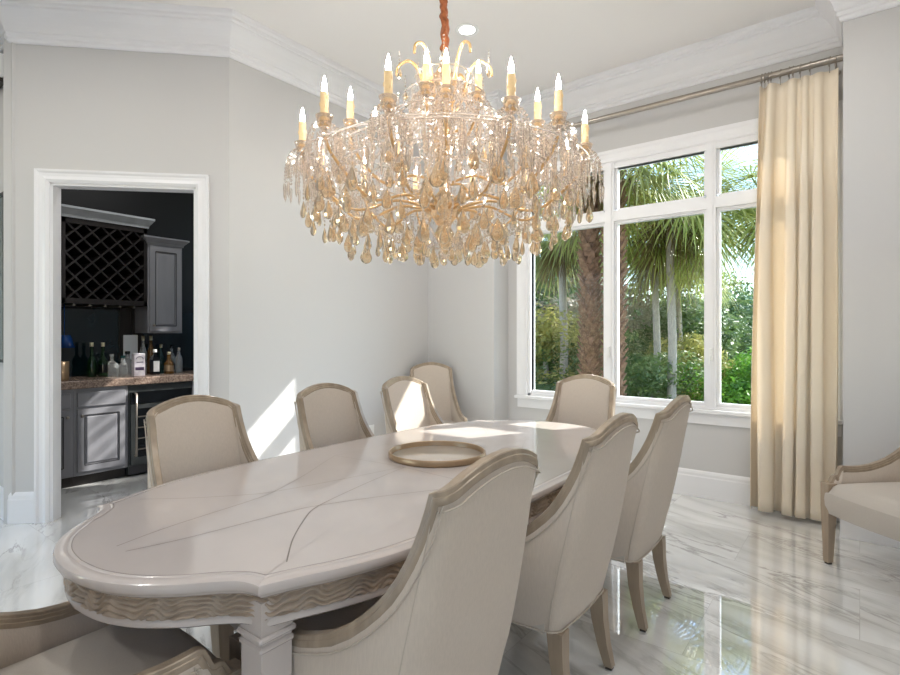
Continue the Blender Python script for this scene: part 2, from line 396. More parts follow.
# door casing
dc = MB()
dprof = [(0, -0.018), (0.02, -0.03), (0.045, -0.022), (0.066, -0.022), (0.078, -0.032), (CW, -0.034), (CW, 0.0), (0, 0.0)]
def frame_sweep(mb, corners, Mx, prof):
    # prof: (outward offset in the plane, y) around an open path in the x-z plane of Mx
    rows = []
    n = len(corners)
    for i, (x, z) in enumerate(corners):
        p = Vector((x, 0, z))
        d0 = Vector((x - corners[i-1][0], 0, z - corners[i-1][1])).normalized() if i > 0 else None
        d1 = Vector((corners[i+1][0] - x, 0, corners[i+1][1] - z)).normalized() if i < n - 1 else None
        d0 = d0 or d1; d1 = d1 or d0
        n0 = Vector((-d0.z, 0, d0.x)); n1 = Vector((-d1.z, 0, d1.x)); b = (n0 + n1).normalized(); k = 1 / max(0.3, b.dot(n0))
        rows.append([Mx @ (p + b * (k * o) + Vector((0, y, 0))) for o, y in prof])
    mb.grid(rows, closed=True, smooth=False); mb.poly(rows[0]); mb.poly(rows[-1], True)
frame_sweep(dc, [(D0, 0.001), (D0, DH), (D1, DH), (D1, 0.001)], MA, dprof)
dc.box(D0 - 0.001, D0 + 0.018, -0.006, TA + 0.005, 0.001, DH, MA).box(D1 - 0.018, D1 + 0.001, -0.006, TA + 0.005, 0.001, DH, MA).box(D0, D1, -0.006, TA + 0.005, DH - 0.018, DH + 0.001, MA)
struct('door_1', dc, M['trim'], 'white moulded door casing around the bar doorway', 'doorway')

# ------------------------------------------------------------------ window
wroot = empty('window_1', (0, 0, 0)); tag(wroot, 'large white six-light picture window onto the palms', 'window', kind='structure')
MW = Matrix.Translation((0, YC, 0))
mb = MB()
cprof = [(0, -0.012), (0.012, -0.022), (0.04, -0.018), (0.075, -0.022), (0.09, -0.032), (0.112, -0.034), (0.112, -0.0005), (0, -0.0005)]
frame_sweep(mb, [(WX0, WZ0 - 0.02), (WX0, WZ1), (WX1, WZ1), (WX1, WZ0 - 0.02)], MW, cprof)
mb.build('window_casing', M['trim'], wroot)
mb = MB()
mb.bevbox(WX0 - 0.13, WX1 + 0.11, YC - 0.06, YC + 0.02, WZ0 - 0.035, WZ0 - 0.002, 0.006); mb.box(WX0 - 0.11, WX1 + 0.1, YC - 0.022, YC - 0.0005, WZ0 - 0.125, WZ0 - 0.035)
mb.build('window_sill', M['trim'], wroot)
MU = [(-1.908, -1.774), (-1.0366, -0.9157)]
TZ0, TZ1 = 2.385, 2.527
mb = MB()
mb.box(WX0, WX1, YC + 0.0, YC + 0.10, WZ1 - 0.05, WZ1).box(WX0, WX1, YC, YC + 0.10, WZ0, WZ0 + 0.02)
mb.box(WX0, WX0 + 0.03, YC, YC + 0.10, WZ0, WZ1).box(WX1 - 0.03, WX1, YC, YC + 0.10, WZ0, WZ1)
mb.build('window_frame', M['trim'], wroot)
for a, b in MU:
    m_ = MB().box(a + 0.025, b - 0.025, YC - 0.012, YC + 0.10, WZ0, WZ1).box(a + 0.045, b - 0.045, YC - 0.02, YC, WZ0, WZ1)
    m_.build('mullion', M['trim'], wroot)
MB().box(WX0, WX1, YC - 0.008, YC + 0.098, TZ0 + 0.025, TZ1 - 0.025).build('transom', M['trim'], wroot)
cols = [(WX0 + 0.03, -1.908), (-1.774, -1.0366), (-0.9157, WX1 - 0.03)]
for a, b in cols:
    for z0, z1 in ((WZ0 + 0.02, TZ0), (TZ1, WZ1 - 0.05)):
        fw = 0.03
        m_ = MB(); lo = z0 < 1
        m_.box(a - 0.028, a, YC + 0.025, YC + 0.075, z0 - 0.0, z1 + 0.024).box(b, b + 0.028, YC + 0.025, YC + 0.075, z0, z1 + 0.024)
        m_.box(a, b, YC + 0.025, YC + 0.075, z1, z1 + 0.026)
        m_.box(a, b, YC + 0.025, YC + 0.075, z0 - 0.024, z0 + (0.03 if lo else 0))
        sh = m_.build('sash', M['trim'], wroot)
        MB().box(a - 0.005, b + 0.005, YC + 0.048, YC + 0.052, z0, z1 + 0.005).build('pane', M['pane'], sh)
for px in (-0.975, -1.84):
    MB().bevbox(px - 0.012, px + 0.012, YC - 0.045, YC - 0.018, 1.15, 1.25, 0.004).tube([(px, YC - 0.04, 1.2), (px - 0.004, YC - 0.06, 1.18), (px - 0.008, YC - 0.062, 1.12)], 0.006, 6).build('window_latch', M['plastic'], wroot)

# ------------------------------------------------------------------ dining chair
def plan_path():
    # right half then mirrored: list of (x, y, key) from right front to left front
    half = []
    pts = [(0.282, 0.310), (0.283, 0.295), (0.283, 0.290), (0.284, 0.285), (0.284, 0.278), (0.284, 0.266), (0.284, 0.258), (0.284, 0.253), (0.284, 0.249), (0.284, 0.244), (0.284, 0.235), (0.283, 0.215), (0.282, 0.19), (0.281, 0.15), (0.279, 0.10), (0.276, 0.05), (0.272, 0.0), (0.268, -0.05), (0.263, -0.10),
           (0.259, -0.14), (0.256, -0.17), (0.253, -0.195), (0.25, -0.215), (0.2475, -0.232), (0.246, -0.244), (0.2445, -0.252), (0.2435, -0.257), (0.243, -0.26)]
    half += pts
    # rounded rear corner to the nearly flat back
    for a in (12, 24, 36, 48, 60, 72, 84):
        w = math.radians(a)
        half.append((0.188 + 0.055 * math.cos(w), -0.26 - 0.045 * math.sin(w)))
    for x in (0.16, 0.13, 0.10, 0.07, 0.035):
        half.append((x, -0.312 + 0.25 * (x * x) - 0.001))
    half.append((0.0, -0.313))
    return half + [(-x, y) for x, y in half[-2::-1]]
PP = plan_path()
SW = [(0, 0.995), (0.005, 0.945), (0.012, 0.90), (0.022, 0.855), (0.04, 0.80), (0.065, 0.75), (0.10, 0.70), (0.15, 0.648), (0.21, 0.607), (0.29, 0.574), (0.38, 0.560), (0.46, 0.562), (0.495, 0.566), (0.504, 0.563), (0.509, 0.545), (0.513, 0.524), (0.518, 0.514), (0.526, 0.511), (0.538, 0.512), (0.545, 0.508), (0.550, 0.492), (0.555, 0.476), (0.57, 0.468)]
ZB = 0.305
def rim_z(x, y):
    if y > -0.2599: return interp(SW, y + 0.26)
    t = min(1, abs(x) / 0.243)
    return 0.995 + 0.068 * (1 - t ** 2.0) ** 0.9 + 0.006 * t ** 8
def shell_pt(i, z, off=0.0):
    x, y = PP[i]
    a = PP[max(i-1, 0)]; b = PP[min(i+1, len(PP)-1)]
    t = Vector((b[0]-a[0], b[1]-a[1], 0)).normalized(); nrm = Vector((-t.y, t.x, 0))
    if nrm.dot(Vector((x, y + 0.02, 0))) < 0: nrm = -nrm
    p = Vector((x, y, 0)) + nrm * off
    k = (1 - 0.10 * sstep(0.5, 1.0, z)) * (1 - 0.06 * sstep(0.5, 0.3, z))
    lean = -0.125 * max(0, (z - 0.42)) / 0.6
    lean += 0.02 * sstep(0.45, 0.3, z)
    return Vector((p.x * k, p.y + lean, z)), nrm
TH = 0.030
def chair_meshes():
    N = len(PP); zs = [rim_z(*p) for p in PP]
    rows_o, rows_i = [], []
    K = 12
    for k in range(K + 1):
        ro, ri = [], []
        for i in range(N):
            z = ZB + (zs[i] - 0.012 - ZB) * k / K
            bulge = 0.006 * math.sin(PI * k / K)
            p, _ = shell_pt(i, z, bulge - 0.006 * (1 if k == 0 else 0)); ro.append(p)
            zi = 0.40 + (zs[i] - 0.012 - 0.40) * k / K
            q, _ = shell_pt(i, zi, -TH - 0.016 * math.sin(PI * min(1, k / K))); ri.append(q)
        rows_o.append(ro); rows_i.append(ri)
    sh = MB(); sh.grid(rows_o, smooth=True, flip=True); sh.grid([rows_o[-1], rows_i[-1]], flip=True); sh.grid(rows_i[::-1], flip=True)
    # bottom and the two front edges
    sh.poly(rows_o[0]); 
    for e in (0, -1):
        sh.add([r[e] for r in rows_o] + [r[e] for r in rows_i[::-1]], [tuple(range(2 * (K + 1)))])
    me_shell = sh.mesh('back_shell')
    # wood rim: moulded profile swept along the top edge
    rim = MB(); rows = []
    C = []
    for i in range(N):
        p, nr = shell_pt(i, zs[i], -TH / 2); C.append((p, nr))
    prof = [(-0.0235, -0.024), (-0.0235, -0.012), (-0.0195, -0.010), (-0.0195, -0.001), (-0.016, 0.001), (-0.016, 0.008), (-0.013, 0.0105), (0.013, 0.0105), (0.016, 0.008), (0.017, -0.002), (0.0195, -0.004), (0.0205, -0.009), (0.0205, -0.018), (0.018, -0.022), (0.0, -0.02)]
    for i in range(N):
        p, nr = C[i]
        t = (C[min(i+1, N-1)][0] - C[max(i-1, 0)][0]).normalized()
        u = t.cross(nr)
        if u.z < 0: u = -u
        if abs(u.z) < 0.25:  # steep part: keep pointing up and forward
            f = Vector((0, 1, 0)); f -= t * f.dot(t)
            if u.dot(f) < 0: u = -u
        u.normalize(); n2 = nr - t * nr.dot(t); n2.normalize()
        rows.append([p + n2 * (a * 0.84) + u * b for a, b in prof])
    rim.grid(rows, closed=True, smooth=True); rim.poly(rows[0]); rim.poly(rows[-1], True)
    me_rim = rim.mesh('wood_rim')
    # piping just below the rim outside, seams at the rear corners, welt along the bottom
    pip = MB(); line = []
    for i in range(1, N - 1):
        p, nr = shell_pt(i, zs[i] - 0.0, 0.006)
        t = (C[i+1][0] - C[i-1][0]).normalized(); u = t.cross(C[i][1]); 
        if u.z < 0: u = -u
        f = Vector((0, 1, 0)); f -= t * f.dot(t)
        if abs(u.z) < 0.25 and u.dot(f) < 0: u = -u
        line.append(p - u.normalized() * 0.034)
    pip.tube(line, 0.0028, 6)
    for i in (28, N - 29):
        pip.tube([shell_pt(i, ZB + 0.004 + (zs[i] - 0.03 - ZB) * k / 12, 0.0055 * math.sin(PI * k / 12) + 0.0003)[0] for k in range(13)], 0.0018, 5)
    pip.tube([shell_pt(i, ZB + 0.008, 0.001)[0] for i in range(N)], 0.003, 5)
    me_pip = pip.mesh('piping')
    # seat cushion: domed, front edge rounded, with front rail below
    seat = MB(); nx, ny = 20, 18; rows = []
    def sx(y): return 0.232 + 0.022 * (y + 0.22) / 0.52
    for j in range(ny + 1):
        v = j / ny; y = -0.235 + 0.565 * v; r = []
        for i in range(nx + 1):
            u = -1 + 2 * i / nx; x = u * sx(y)
            yy = y + (0.018 * (1 - u * u) if v > 0.6 else 0) * sstep(0.6, 1, v)
            e = min(1, (1 - abs(u)) / 0.16); g = min(1, (1 - v) / 0.13)
            z = 0.425 + 0.058 * (1 - (1 - e) ** 2.2) * (1 - (1 - g) ** 2.4) + 0.012 * (1 - u * u) * math.sin(PI * min(1, v * 0.95))
            r.append(Vector((x, yy, z)))
        rows.append(r)
    seat.grid(rows, smooth=True)
    def skirt(top, zb, y_in=0):
        bot = [Vector((p.x, p.y - y_in, zb)) for p in top]; return [top, bot]
    fr = rows[-1]
    mid = [Vector((p.x, p.y + 0.006, 0.39)) for p in fr]; bot = [Vector((p.x, p.y - 0.004, ZB)) for p in fr]
    seat.grid([fr, mid, bot], smooth=True, flip=True)
    L_ = [r[0] for r in rows]; R_ = [r[-1] for r in rows]
    seat.grid([L_, [Vector((p.x, p.y, ZB)) for p in L_]], flip=False); seat.grid([R_, [Vector((p.x, p.y, ZB)) for p in R_]], flip=True)
    bk = rows[0]; seat.grid([bk, [Vector((p.x, p.y, ZB)) for p in bk]])
    nb = [Vector((x, y, ZB + 0.001)) for x, y in ((-0.23, -0.23), (0.23, -0.23), (0.25, 0.32), (-0.25, 0.32))]
    seat.poly(nb, True)
    me_seat = seat.mesh('seat')
    legs = []
    for sxn in (1, -1):
        l = MB(); l.frustum((sxn * 0.252, 0.312, 0.012), 0.017, (sxn * 0.258, 0.302, 0.34), 0.029).frustum((sxn * 0.258, 0.302, 0.34), 0.029, (sxn * 0.258, 0.302, 0.478), 0.029)
        f = MB(); f.frustum((sxn * 0.252, 0.312, 0), 0.013, (sxn * 0.252, 0.312, 0.012), 0.013)
        legs.append((l.mesh('front_leg'), f.mesh('foot_glide')))
    for sxn in (1, -1):
        l = MB(); a = [(0.185, -0.265, 0.31, 0.030), (0.187, -0.272, 0.20, 0.026), (0.19, -0.288, 0.10, 0.021), (0.194, -0.31, 0.012, 0.017)]
        for q, w in zip(a, a[1:]):
            l.frustum((sxn * w[0], w[1], w[2]), w[3], (sxn * q[0], q[1], q[2]), q[3])
        f = MB(); f.frustum((sxn * 0.194, -0.31, 0), 0.013, (sxn * 0.194, -0.31, 0.012), 0.013)
        legs.append((l.mesh('rear_leg'), f.mesh('foot_glide')))
    return me_shell, me_rim, me_pip, me_seat, legs
me_shell, me_rim, me_pip, me_seat, legms = chair_meshes()
for me, k in ((me_shell, 'linen'), (me_rim, 'frame'), (me_pip, 'piping'), (me_seat, 'seat')): me.materials.append(M[k])
def make_chair():
    r = empty('dining_chair')
    o = link('backrest', me_shell, r); smooth_by_angle(o, 50); link('wooden_rim', me_rim, r).data.set_sharp_from_angle(angle=math.radians(30)); link('piping', me_pip, r); link('seat', me_seat, r); me_seat.set_sharp_from_angle(angle=math.radians(60))
    for l, f in legms:
        if not l.materials: l.materials.append(M['leg']); f.materials.append(M['foot'])
        lo = link('leg', l, r); link('foot_glide', f, lo)
    return r
chair0 = make_chair()
TX, TY = -1.645, 1.942
chairs = [
    (-1.135, 1.135, 90, 'nearest linen chair on the right table side, its tall back filling the lower centre'),
    (-1.12, 1.93, 90, 'linen chair with its back to us, middle one along the right table side'),
    (-1.10, 2.685, 90, 'linen chair farthest along the right table side, back towards us, nearest the curtain'),
    (-2.10, 1.27, -90, 'linen chair on the left table side directly in front of the bar doorway'),
    (-2.11, 2.07, -90, 'linen chair before the blank wall, second from the doorway on the left table side'),
    (-2.11, 2.75, -90, 'linen chair on the left table side with bright sunlight across its backrest'),
    (-1.575, 3.27, 180, 'linen chair at the far head of the table in front of the window'),
    (-1.585, 0.47, 0, 'linen chair at the near head of the table, only seat and arms in view'),
    (-3.30, 4.06, -135, 'spare linen chair standing alone in the far wall corner behind the table'),
    (0.249, 3.94, 136, 'linen armchair alone by the right pier beside the curtain, cut off by the frame'),
]
for i, (x, y, a, lab) in enumerate(chairs):
    c = chair0 if i == 0 else copy_tree(chair0)
    c.location = (x, y, 0); c.rotation_euler = (0, 0, math.radians(a))
    tag(c, lab, 'chair', 'champagne framed linen dining chairs')

# ------------------------------------------------------------------ dining table
def table_outline():
    seg_end = catmull([(0, 1.455, 0), (0.12, 1.441, 0), (0.235, 1.396, 0), (0.33, 1.322, 0), (0.385, 1.262, 0), (0.43, 1.222, 0), (0.468, 1.208, 0), (0.50, 1.205, 0)], 5)
    seg_side = catmull([(0.50, 1.205, 0), (0.512, 1.165, 0), (0.538, 1.10, 0), (0.582, 1.00, 0), (0.628, 0.84, 0), (0.655, 0.58, 0), (0.665, 0.30, 0), (0.668, 0, 0)], 5)
    q = [(p.x, p.y) for p in seg_end] + [(p.x, p.y) for p in seg_side[1:]]       # from +y end to +x side, clockwise
    full = q[:-1] + [(x, -y) for x, y in q[::-1]][:-1] + [(-x, -y) for x, y in q[:-1]] + [(-x, y) for x, y in q[::-1]][:-1]
    return full
OUT = table_outline()
def seg_dist(p, a, b):
    ab = b - a; t = max(0, min(1, (p - a).dot(ab) / max(1e-12, ab.dot(ab)))); return (p - a - ab * t).length
def offs(pts, d):
    n = len(pts); r = []; V = [Vector(p) for p in pts]
    for i in range(n):
        a, b, c = V[i-1], V[i], V[(i+1) % n]
        d0 = (b - a).normalized(); d1 = (c - b).normalized()
        n0 = Vector((d0.y, -d0.x)); n1 = Vector((d1.y, -d1.x)); m = (n0 + n1)
        m.normalize(); k = 1 / max(0.55, m.dot(n0))
        r.append(b + m * d * k)
    if d > 0.004:
        good = [min(seg_dist(r[i], V[j], V[(j+1) % n]) for j in range(n)) > 0.95 * d for i in range(n)]
        out = list(r)
        for i in range(n):
            if not good[i]:
                k1 = next(k for k in range(1, n) if good[i-k]); k2 = next(k for k in range(1, n) if good[(i+k) % n])
                out[i] = r[i-k1].lerp(r[(i+k2) % n], k1 / (k1 + k2))
        r = out
    return [(p.x, p.y) for p in r]
troot = empty('dining_table', (TX, TY, 0)); tag(troot, 'long taupe lacquered dining table with carved wavy apron and inlaid lines', 'table')
mb = MB()
prof = [(0.045, 0.713), (0.020, 0.715), (0.012, 0.722), (0.010, 0.726), (0.003, 0.730), (0.0, 0.736), (0.0, 0.748), (0.003, 0.754), (0.010, 0.757), (0.026, 0.758), (0.034, 0.7575), (0.036, 0.7592), (0.042, 0.76)]
rings = [[Vector((x, y, z)) for x, y in offs(OUT, d)] for d, z in prof]
mb.grid(rings, closed=True, smooth=True)
for rg, fl_ in ((rings[0], False), (rings[-1], True)):
    nn_ = len(rg); cv = list(rg) + [Vector((0, 0, rg[0].z))]
    mb.add(cv, [((i, nn_, (i + 1) % nn_) if fl_ else ((i + 1) % nn_, nn_, i)) for i in range(nn_)])
top = mb.build('tabletop', M['table'], troot); smooth_by_angle(top, 40)
# carved apron
def resample(pts, step):
    out = []; n = len(pts); acc = 0
    for i in range(n):
        a = Vector(pts[i]); b = Vector(pts[(i+1) % n]); L = (b - a).length; k = max(1, int(math.ceil(L / step)))
        for j in range(k):
            out.append((a.lerp(b, j / k), acc + L * j / k))
        acc += L
    return out
ap = offs(OUT, 0.036); rs = resample(ap, 0.006)
def apron_d(s, z):
    ph = 0.0095 * math.sin(s * 2 * PI / 0.125 + 0.9 * math.sin(s * 9.7)) + 0.005 * math.sin(s * 2 * PI / 0.071 + 2.0 * math.sin(s * 4.1) + z * 30) + 0.016 * noise.noise((s * 5, z * 14, 0.3))
    w = (z + ph) / 0.015
    return 0.0115 * (abs(math.sin(PI * w)) ** 0.8)
mb = MB(); rows = []
za, zb_ = 0.656, 0.714
n = len(rs)
nrm = []
for i in range(n):
    a = rs[i-1][0]; c = rs[(i+1) % n][0]; d = (c - a).normalized(); nrm.append(Vector((d.y, -d.x)))
for k in range(29):
    z = za + (zb_ - za) * k / 28
    # clockwise outline: outward normal is to the left
    rows.append([Vector((p.x - nn.x * (-apron_d(s, z)), p.y - nn.y * (-apron_d(s, z)), z)) for (p, s), nn in zip(rs, nrm)])
def outward_sign():
    p = rs[0][0]; nn = nrm[0]; return 1 if nn.dot(p) > 0 else -1
sg = outward_sign()
rows = [[Vector((p.x + sg * nn.x * apron_d(s, r[0].z), p.y + sg * nn.y * apron_d(s, r[0].z), r[0].z)) for (p, s), nn in zip(rs, nrm)] for r in rows]
mb.grid(rows, closed=True, smooth=True)
inn = offs(OUT, 0.075)
apron = mb.build('carved_apron', M['carve'], troot)
mb = MB(); rr = [[Vector((x, y, z)) for x, y in offs(OUT, d)] for d, z in ((0.06, 0.632), (0.034, 0.632), (0.028, 0.637), (0.027, 0.647), (0.032, 0.655), (0.04, 0.657), (0.06, 0.657))]
mb.grid(rr + [rr[0]], closed=True, smooth=True)
ml = mb.build('apron_moulding', M['table'], troot); smooth_by_angle(ml, 40)
for sx_ in (1, -1):
    for sy_ in (1, -1):
        cx, cy = sx_ * 0.436, sy_ * 1.140
        l = MB()
        l.box(cx-0.046, cx+0.046, cy-0.046, cy+0.046, 0.615, 0.70)
        l.bevbox(cx-0.054, cx+0.054, cy-0.054, cy+0.054, 0.600, 0.616, 0.005)
        l.bevbox(cx-0.050, cx+0.050, cy-0.050, cy+0.050, 0.574, 0.590, 0.005)
        l.box(cx-0.044, cx+0.044, cy-0.044, cy+0.044, 0.40, 0.60)
        l.frustum((cx, cy, 0.0), 0.030, (cx, cy, 0.41), 0.044)
        l.build('leg', M['table'], troot)
# inlaid grey lines
def inlay(pts):
    p = catmull([(x, y, 0) for x, y in pts], 8); w = 0.0019; A = []; B = []
    for i, q in enumerate(p):
        t = (p[min(i+1, len(p)-1)] - p[max(i-1, 0)]).normalized(); nn = Vector((-t.y, t.x, 0)) * w
        A.append(q + nn + Vector((0, 0, 0.7603))); B.append(q - nn + Vector((0, 0, 0.7603)))
    MB().grid([B, A], smooth=False).build('inlay_line', M['groove'], troot)
L1 = [(-0.443, -1.085), (-0.32, -0.975), (-0.21, -0.85), (-0.145, -0.755), (-0.092, -0.572), (-0.039, -0.33), (-0.006, -0.14)]
L2 = [(-0.03, -1.315), (-0.07, -1.145), (-0.108, -0.83), (-0.14, -0.72), (-0.235, -0.52), (-0.35, -0.32), (-0.428, -0.18)]
for sy_ in (1, -1):
    for sx_ in (1, -1):
        inlay([(x * sx_, y * sy_) for x, y in L1]); inlay([(x * sx_, y * sy_) for x, y in L2])
    inlay([(-0.42, -0.18 * sy_), (0, -0.15 * sy_), (0.42, -0.18 * sy_)])
for sx_ in (1, -1): inlay([(0.428 * sx_, -0.18), (0.405 * sx_, 0), (0.428 * sx_, 0.18)])
mb = MB(); e0 = [Vector((x, y, 0.7602)) for x, y in offs(OUT, 0.0425)]; e1 = [Vector((x, y, 0.7602)) for x, y in offs(OUT, 0.0447)]
mb.grid([e0, e1], closed=True, smooth=False); mb.build('edge_line', M['groove'], troot)

# tray
tr = empty('round_tray', (-1.66, 2.06, 0.7607)); tag(tr, 'round cream tray with gold rim in the middle of the table', 'tray')
MB().lathe([(0, 0.0), (0.228, 0.0), (0.228, 0.006), (0, 0.006)], n=64).build('tray_base', M['tray'], tr)
MB().lathe([(0.224, 0.0), (0.236, 0.0), (0.24, 0.006), (0.24, 0.026), (0.236, 0.03), (0.231, 0.03), (0.228, 0.026), (0.226, 0.006), (0.224, 0.0)], n=64).build('tray_rim', M['gold'], tr)

# ------------------------------------------------------------------ curtain rod and curtain
ROZ, ROY = 3.315, 4.665
rod = empty('curtain_rod', (0, 0, 0)); tag(rod, 'nickel curtain rod under the crown moulding in the window niche', 'curtain rod')
MB().tube([(-2.84, ROY, ROZ), (XJ1 - 0.004, ROY, ROZ)], 0.024, 14).build('pole', M['steel'], rod)
MB().ball((-2.865, ROY, ROZ), 0.034, 14, 10).build('finial', M['steel'], rod)
for bx in (-2.72, -0.135):
    mb = MB(); mb.tube([(bx, YC - 0.001, ROZ - 0.035), (bx, YC - 0.09, ROZ - 0.035), (bx, ROY, ROZ - 0.03)], 0.008, 8); mb.lathe([(0.026, -0.01), (0.026, 0.0)], (bx, YC - 0.001, ROZ - 0.035), 12, M=Matrix.Rotation(math.radians(90), 4, 'X'))
    mb.tube([(bx, ROY + 0.030 * math.cos(a), ROZ + 0.030 * math.sin(a)) for a in [k * PI / 8 for k in range(8, 17)]], 0.006, 6); mb.tube([(bx, ROY, ROZ - 0.03), (bx, ROY, ROZ - 0.06)], 0.006, 6)
    mb.build('bracket', M['steel'], rod)
cur = empty('curtain', (0, 0, 0)); tag(cur, 'floor length cream pleated curtain hanging at the right window side', 'curtain')
random.seed(3)
npl = 5; NXc = 120; NZc = 40
phs = [random.uniform(-0.5, 0.5) for _ in range(20)]
rows = []
for k in range(NZc + 1):
    v = k / NZc; z = (ROZ - 0.075) * (1 - v) + 0.035 * v
    row = []
    xl = -0.60 - 0.075 * v ** 0.8; xr = -0.118 + 0.0 * v
    for i in range(NXc + 1):
        u = i / NXc
        warp = u + 0.045 * math.sin(2 * PI * u * 1.5 + 0.6) + 0.02 * math.sin(v * 3 + u * 9) * v
        ph = 2 * PI * npl * warp + 0.5 * math.sin(3 * v + 4 * u)
        am = (0.030 + 0.040 * sstep(0.0, 0.35, v)) * (0.75 + 0.35 * math.sin(5.1 * u + 1.3))
        c = math.cos(ph); sq = math.copysign(abs(c) ** 0.72, c)
        x = xl + (xr - xl) * u + 0.018 * math.sin(2 * ph) * sstep(0, 0.4, v)
        y = ROY - 0.015 - am * sq - 0.015 * math.sin(2 * PI * u * 2 + 1.0) * v
        y = min(y, YC - 0.06)
        zz = z + (0.018 * (0.5 + 0.5 * sq) - 0.03 * u) * sstep(0.9, 1.0, v) * 0.6
        row.append(Vector((x, y, max(zz, 0.012))))
    rows.append(row)
cl = MB().grid(rows, smooth=True).build('cloth', M['curtain'], cur)
so = cl.modifiers.new('thick', 'SOLIDIFY'); so.thickness = 0.003
for i in range(10):
    rx = [-0.592, -0.570, -0.548, -0.53, -0.47, -0.415, -0.39, -0.345, -0.285, -0.17][i]
    mb = MB(); mb.tube([(rx + 0.004 * math.sin(a), ROY + 0.033 * math.cos(a), ROZ - 0.006 + 0.033 * math.sin(a)) for a in [2 * PI * k / 18 for k in range(19)]], 0.0035, 6)
    mb.tube([(rx, ROY, ROZ - 0.036), (rx, ROY - 0.004, ROZ - 0.088)], 0.003, 5)
    mb.build('curtain_ring', M['steel'], cur)

# ------------------------------------------------------------------ small wall and ceiling fittings
dl = empty('recessed_light', (-2.431, 3.387, CEIL)); tag(dl, 'round white recessed ceiling light beside the chandelier chain', 'ceiling light')
def downlight(root):
    MB().lathe([(0.062, -0.002), (0.085, -0.006), (0.092, -0.004), (0.094, -0.0005), (0.062, -0.0005), (0.062, -0.002)], n=32).build('trim_ring', M['plastic'], root)
    MB().lathe([(0.0, -0.0015), (0.062, -0.0015), (0.062, -0.0005), (0, -0.0005)], n=32).build('lens', M['lampglow'], root)
downlight(dl)
ol = empty('wall_outlet', (-3.794, 3.675, 0.42)); tag(ol, 'white wall outlet low on the blank wall between two chairs', 'outlet')
MB().bevbox(0, 0.008, -0.038, 0.038, -0.06, 0.06, 0.003).build('cover_plate', M['plastic'], ol)
for dz in (-0.022, 0.022):
    MB().bevbox(0.0075, 0.011, -0.016, 0.016, dz - 0.015, dz + 0.015, 0.001).build('socket', M['plastic'], ol)
mr = empty('framed_mirror', (-4.915, 1.128, 1.78)); tag(mr, 'dark-edged framed mirror at the left picture edge', 'mirror')
MB().box(-1.2, -0.02, -0.02, -0.004, -0.61, 0.61).build('glass', M['mirror'], mr)
MB().box(-1.22, 0, -0.03, 0, 0.60, 0.62).box(-1.22, 0, -0.03, 0, -0.62, -0.60).box(-0.02, 0, -0.03, 0, -0.6, 0.6).box(-1.22, -1.20, -0.03, 0, -0.6, 0.6).build('frame', M['darkframe'], mr)
sp = empty('wall_speaker', (-4.92, 1.128, 3.30)); tag(sp, 'small white box mounted high on the wall at the left edge', 'wall box')
MB().bevbox(-0.30, 0, -0.09, 0, -0.07, 0.10, 0.008).build('housing', M['plastic'], sp)
MB().bevbox(-0.28, -0.02, -0.075, -0.005, -0.10, -0.0705, 0.006).build('base', M['foot'], sp)

# ------------------------------------------------------------------ bar room behind the doorway
struct('wall_bar_back', MB().box(-6.15 - T, -6.15, 1.129 + T, 4.7, 0, CEIL), M['barwall'], 'black wall behind the bar cabinets', 'wall')
struct('wall_bar_end', MB().box(-6.15, -4.75, 4.6, 4.6 + T, 0, CEIL).box(-4.75, -3.936, 4.6, 4.6 + T, 0, 1.75).box(-4.75, -3.936, 4.6, 4.6 + T, 3.35, CEIL), M['barwall'], 'black end wall of the bar room', 'wall')
bwin = MB(); bwin.box(-4.75, -4.69, 4.62, 4.68, 1.75, 3.35).box(-4.69, -3.937, 4.62, 4.68, 1.75, 1.8).box(-4.69, -3.937, 4.62, 4.68, 3.3, 3.35)
struct('window_2', bwin, M['trim'], 'bar room side window outside the picture', 'window')
struct('wall_bar_front', MB().box(-6.15, -5.0, 1.129 + T, 1.129 + T + 0.02, 0, CEIL), M['barwall'], 'black side wall of the bar room', 'wall')
XF = -5.54; XU = -5.80; XB = -6.15
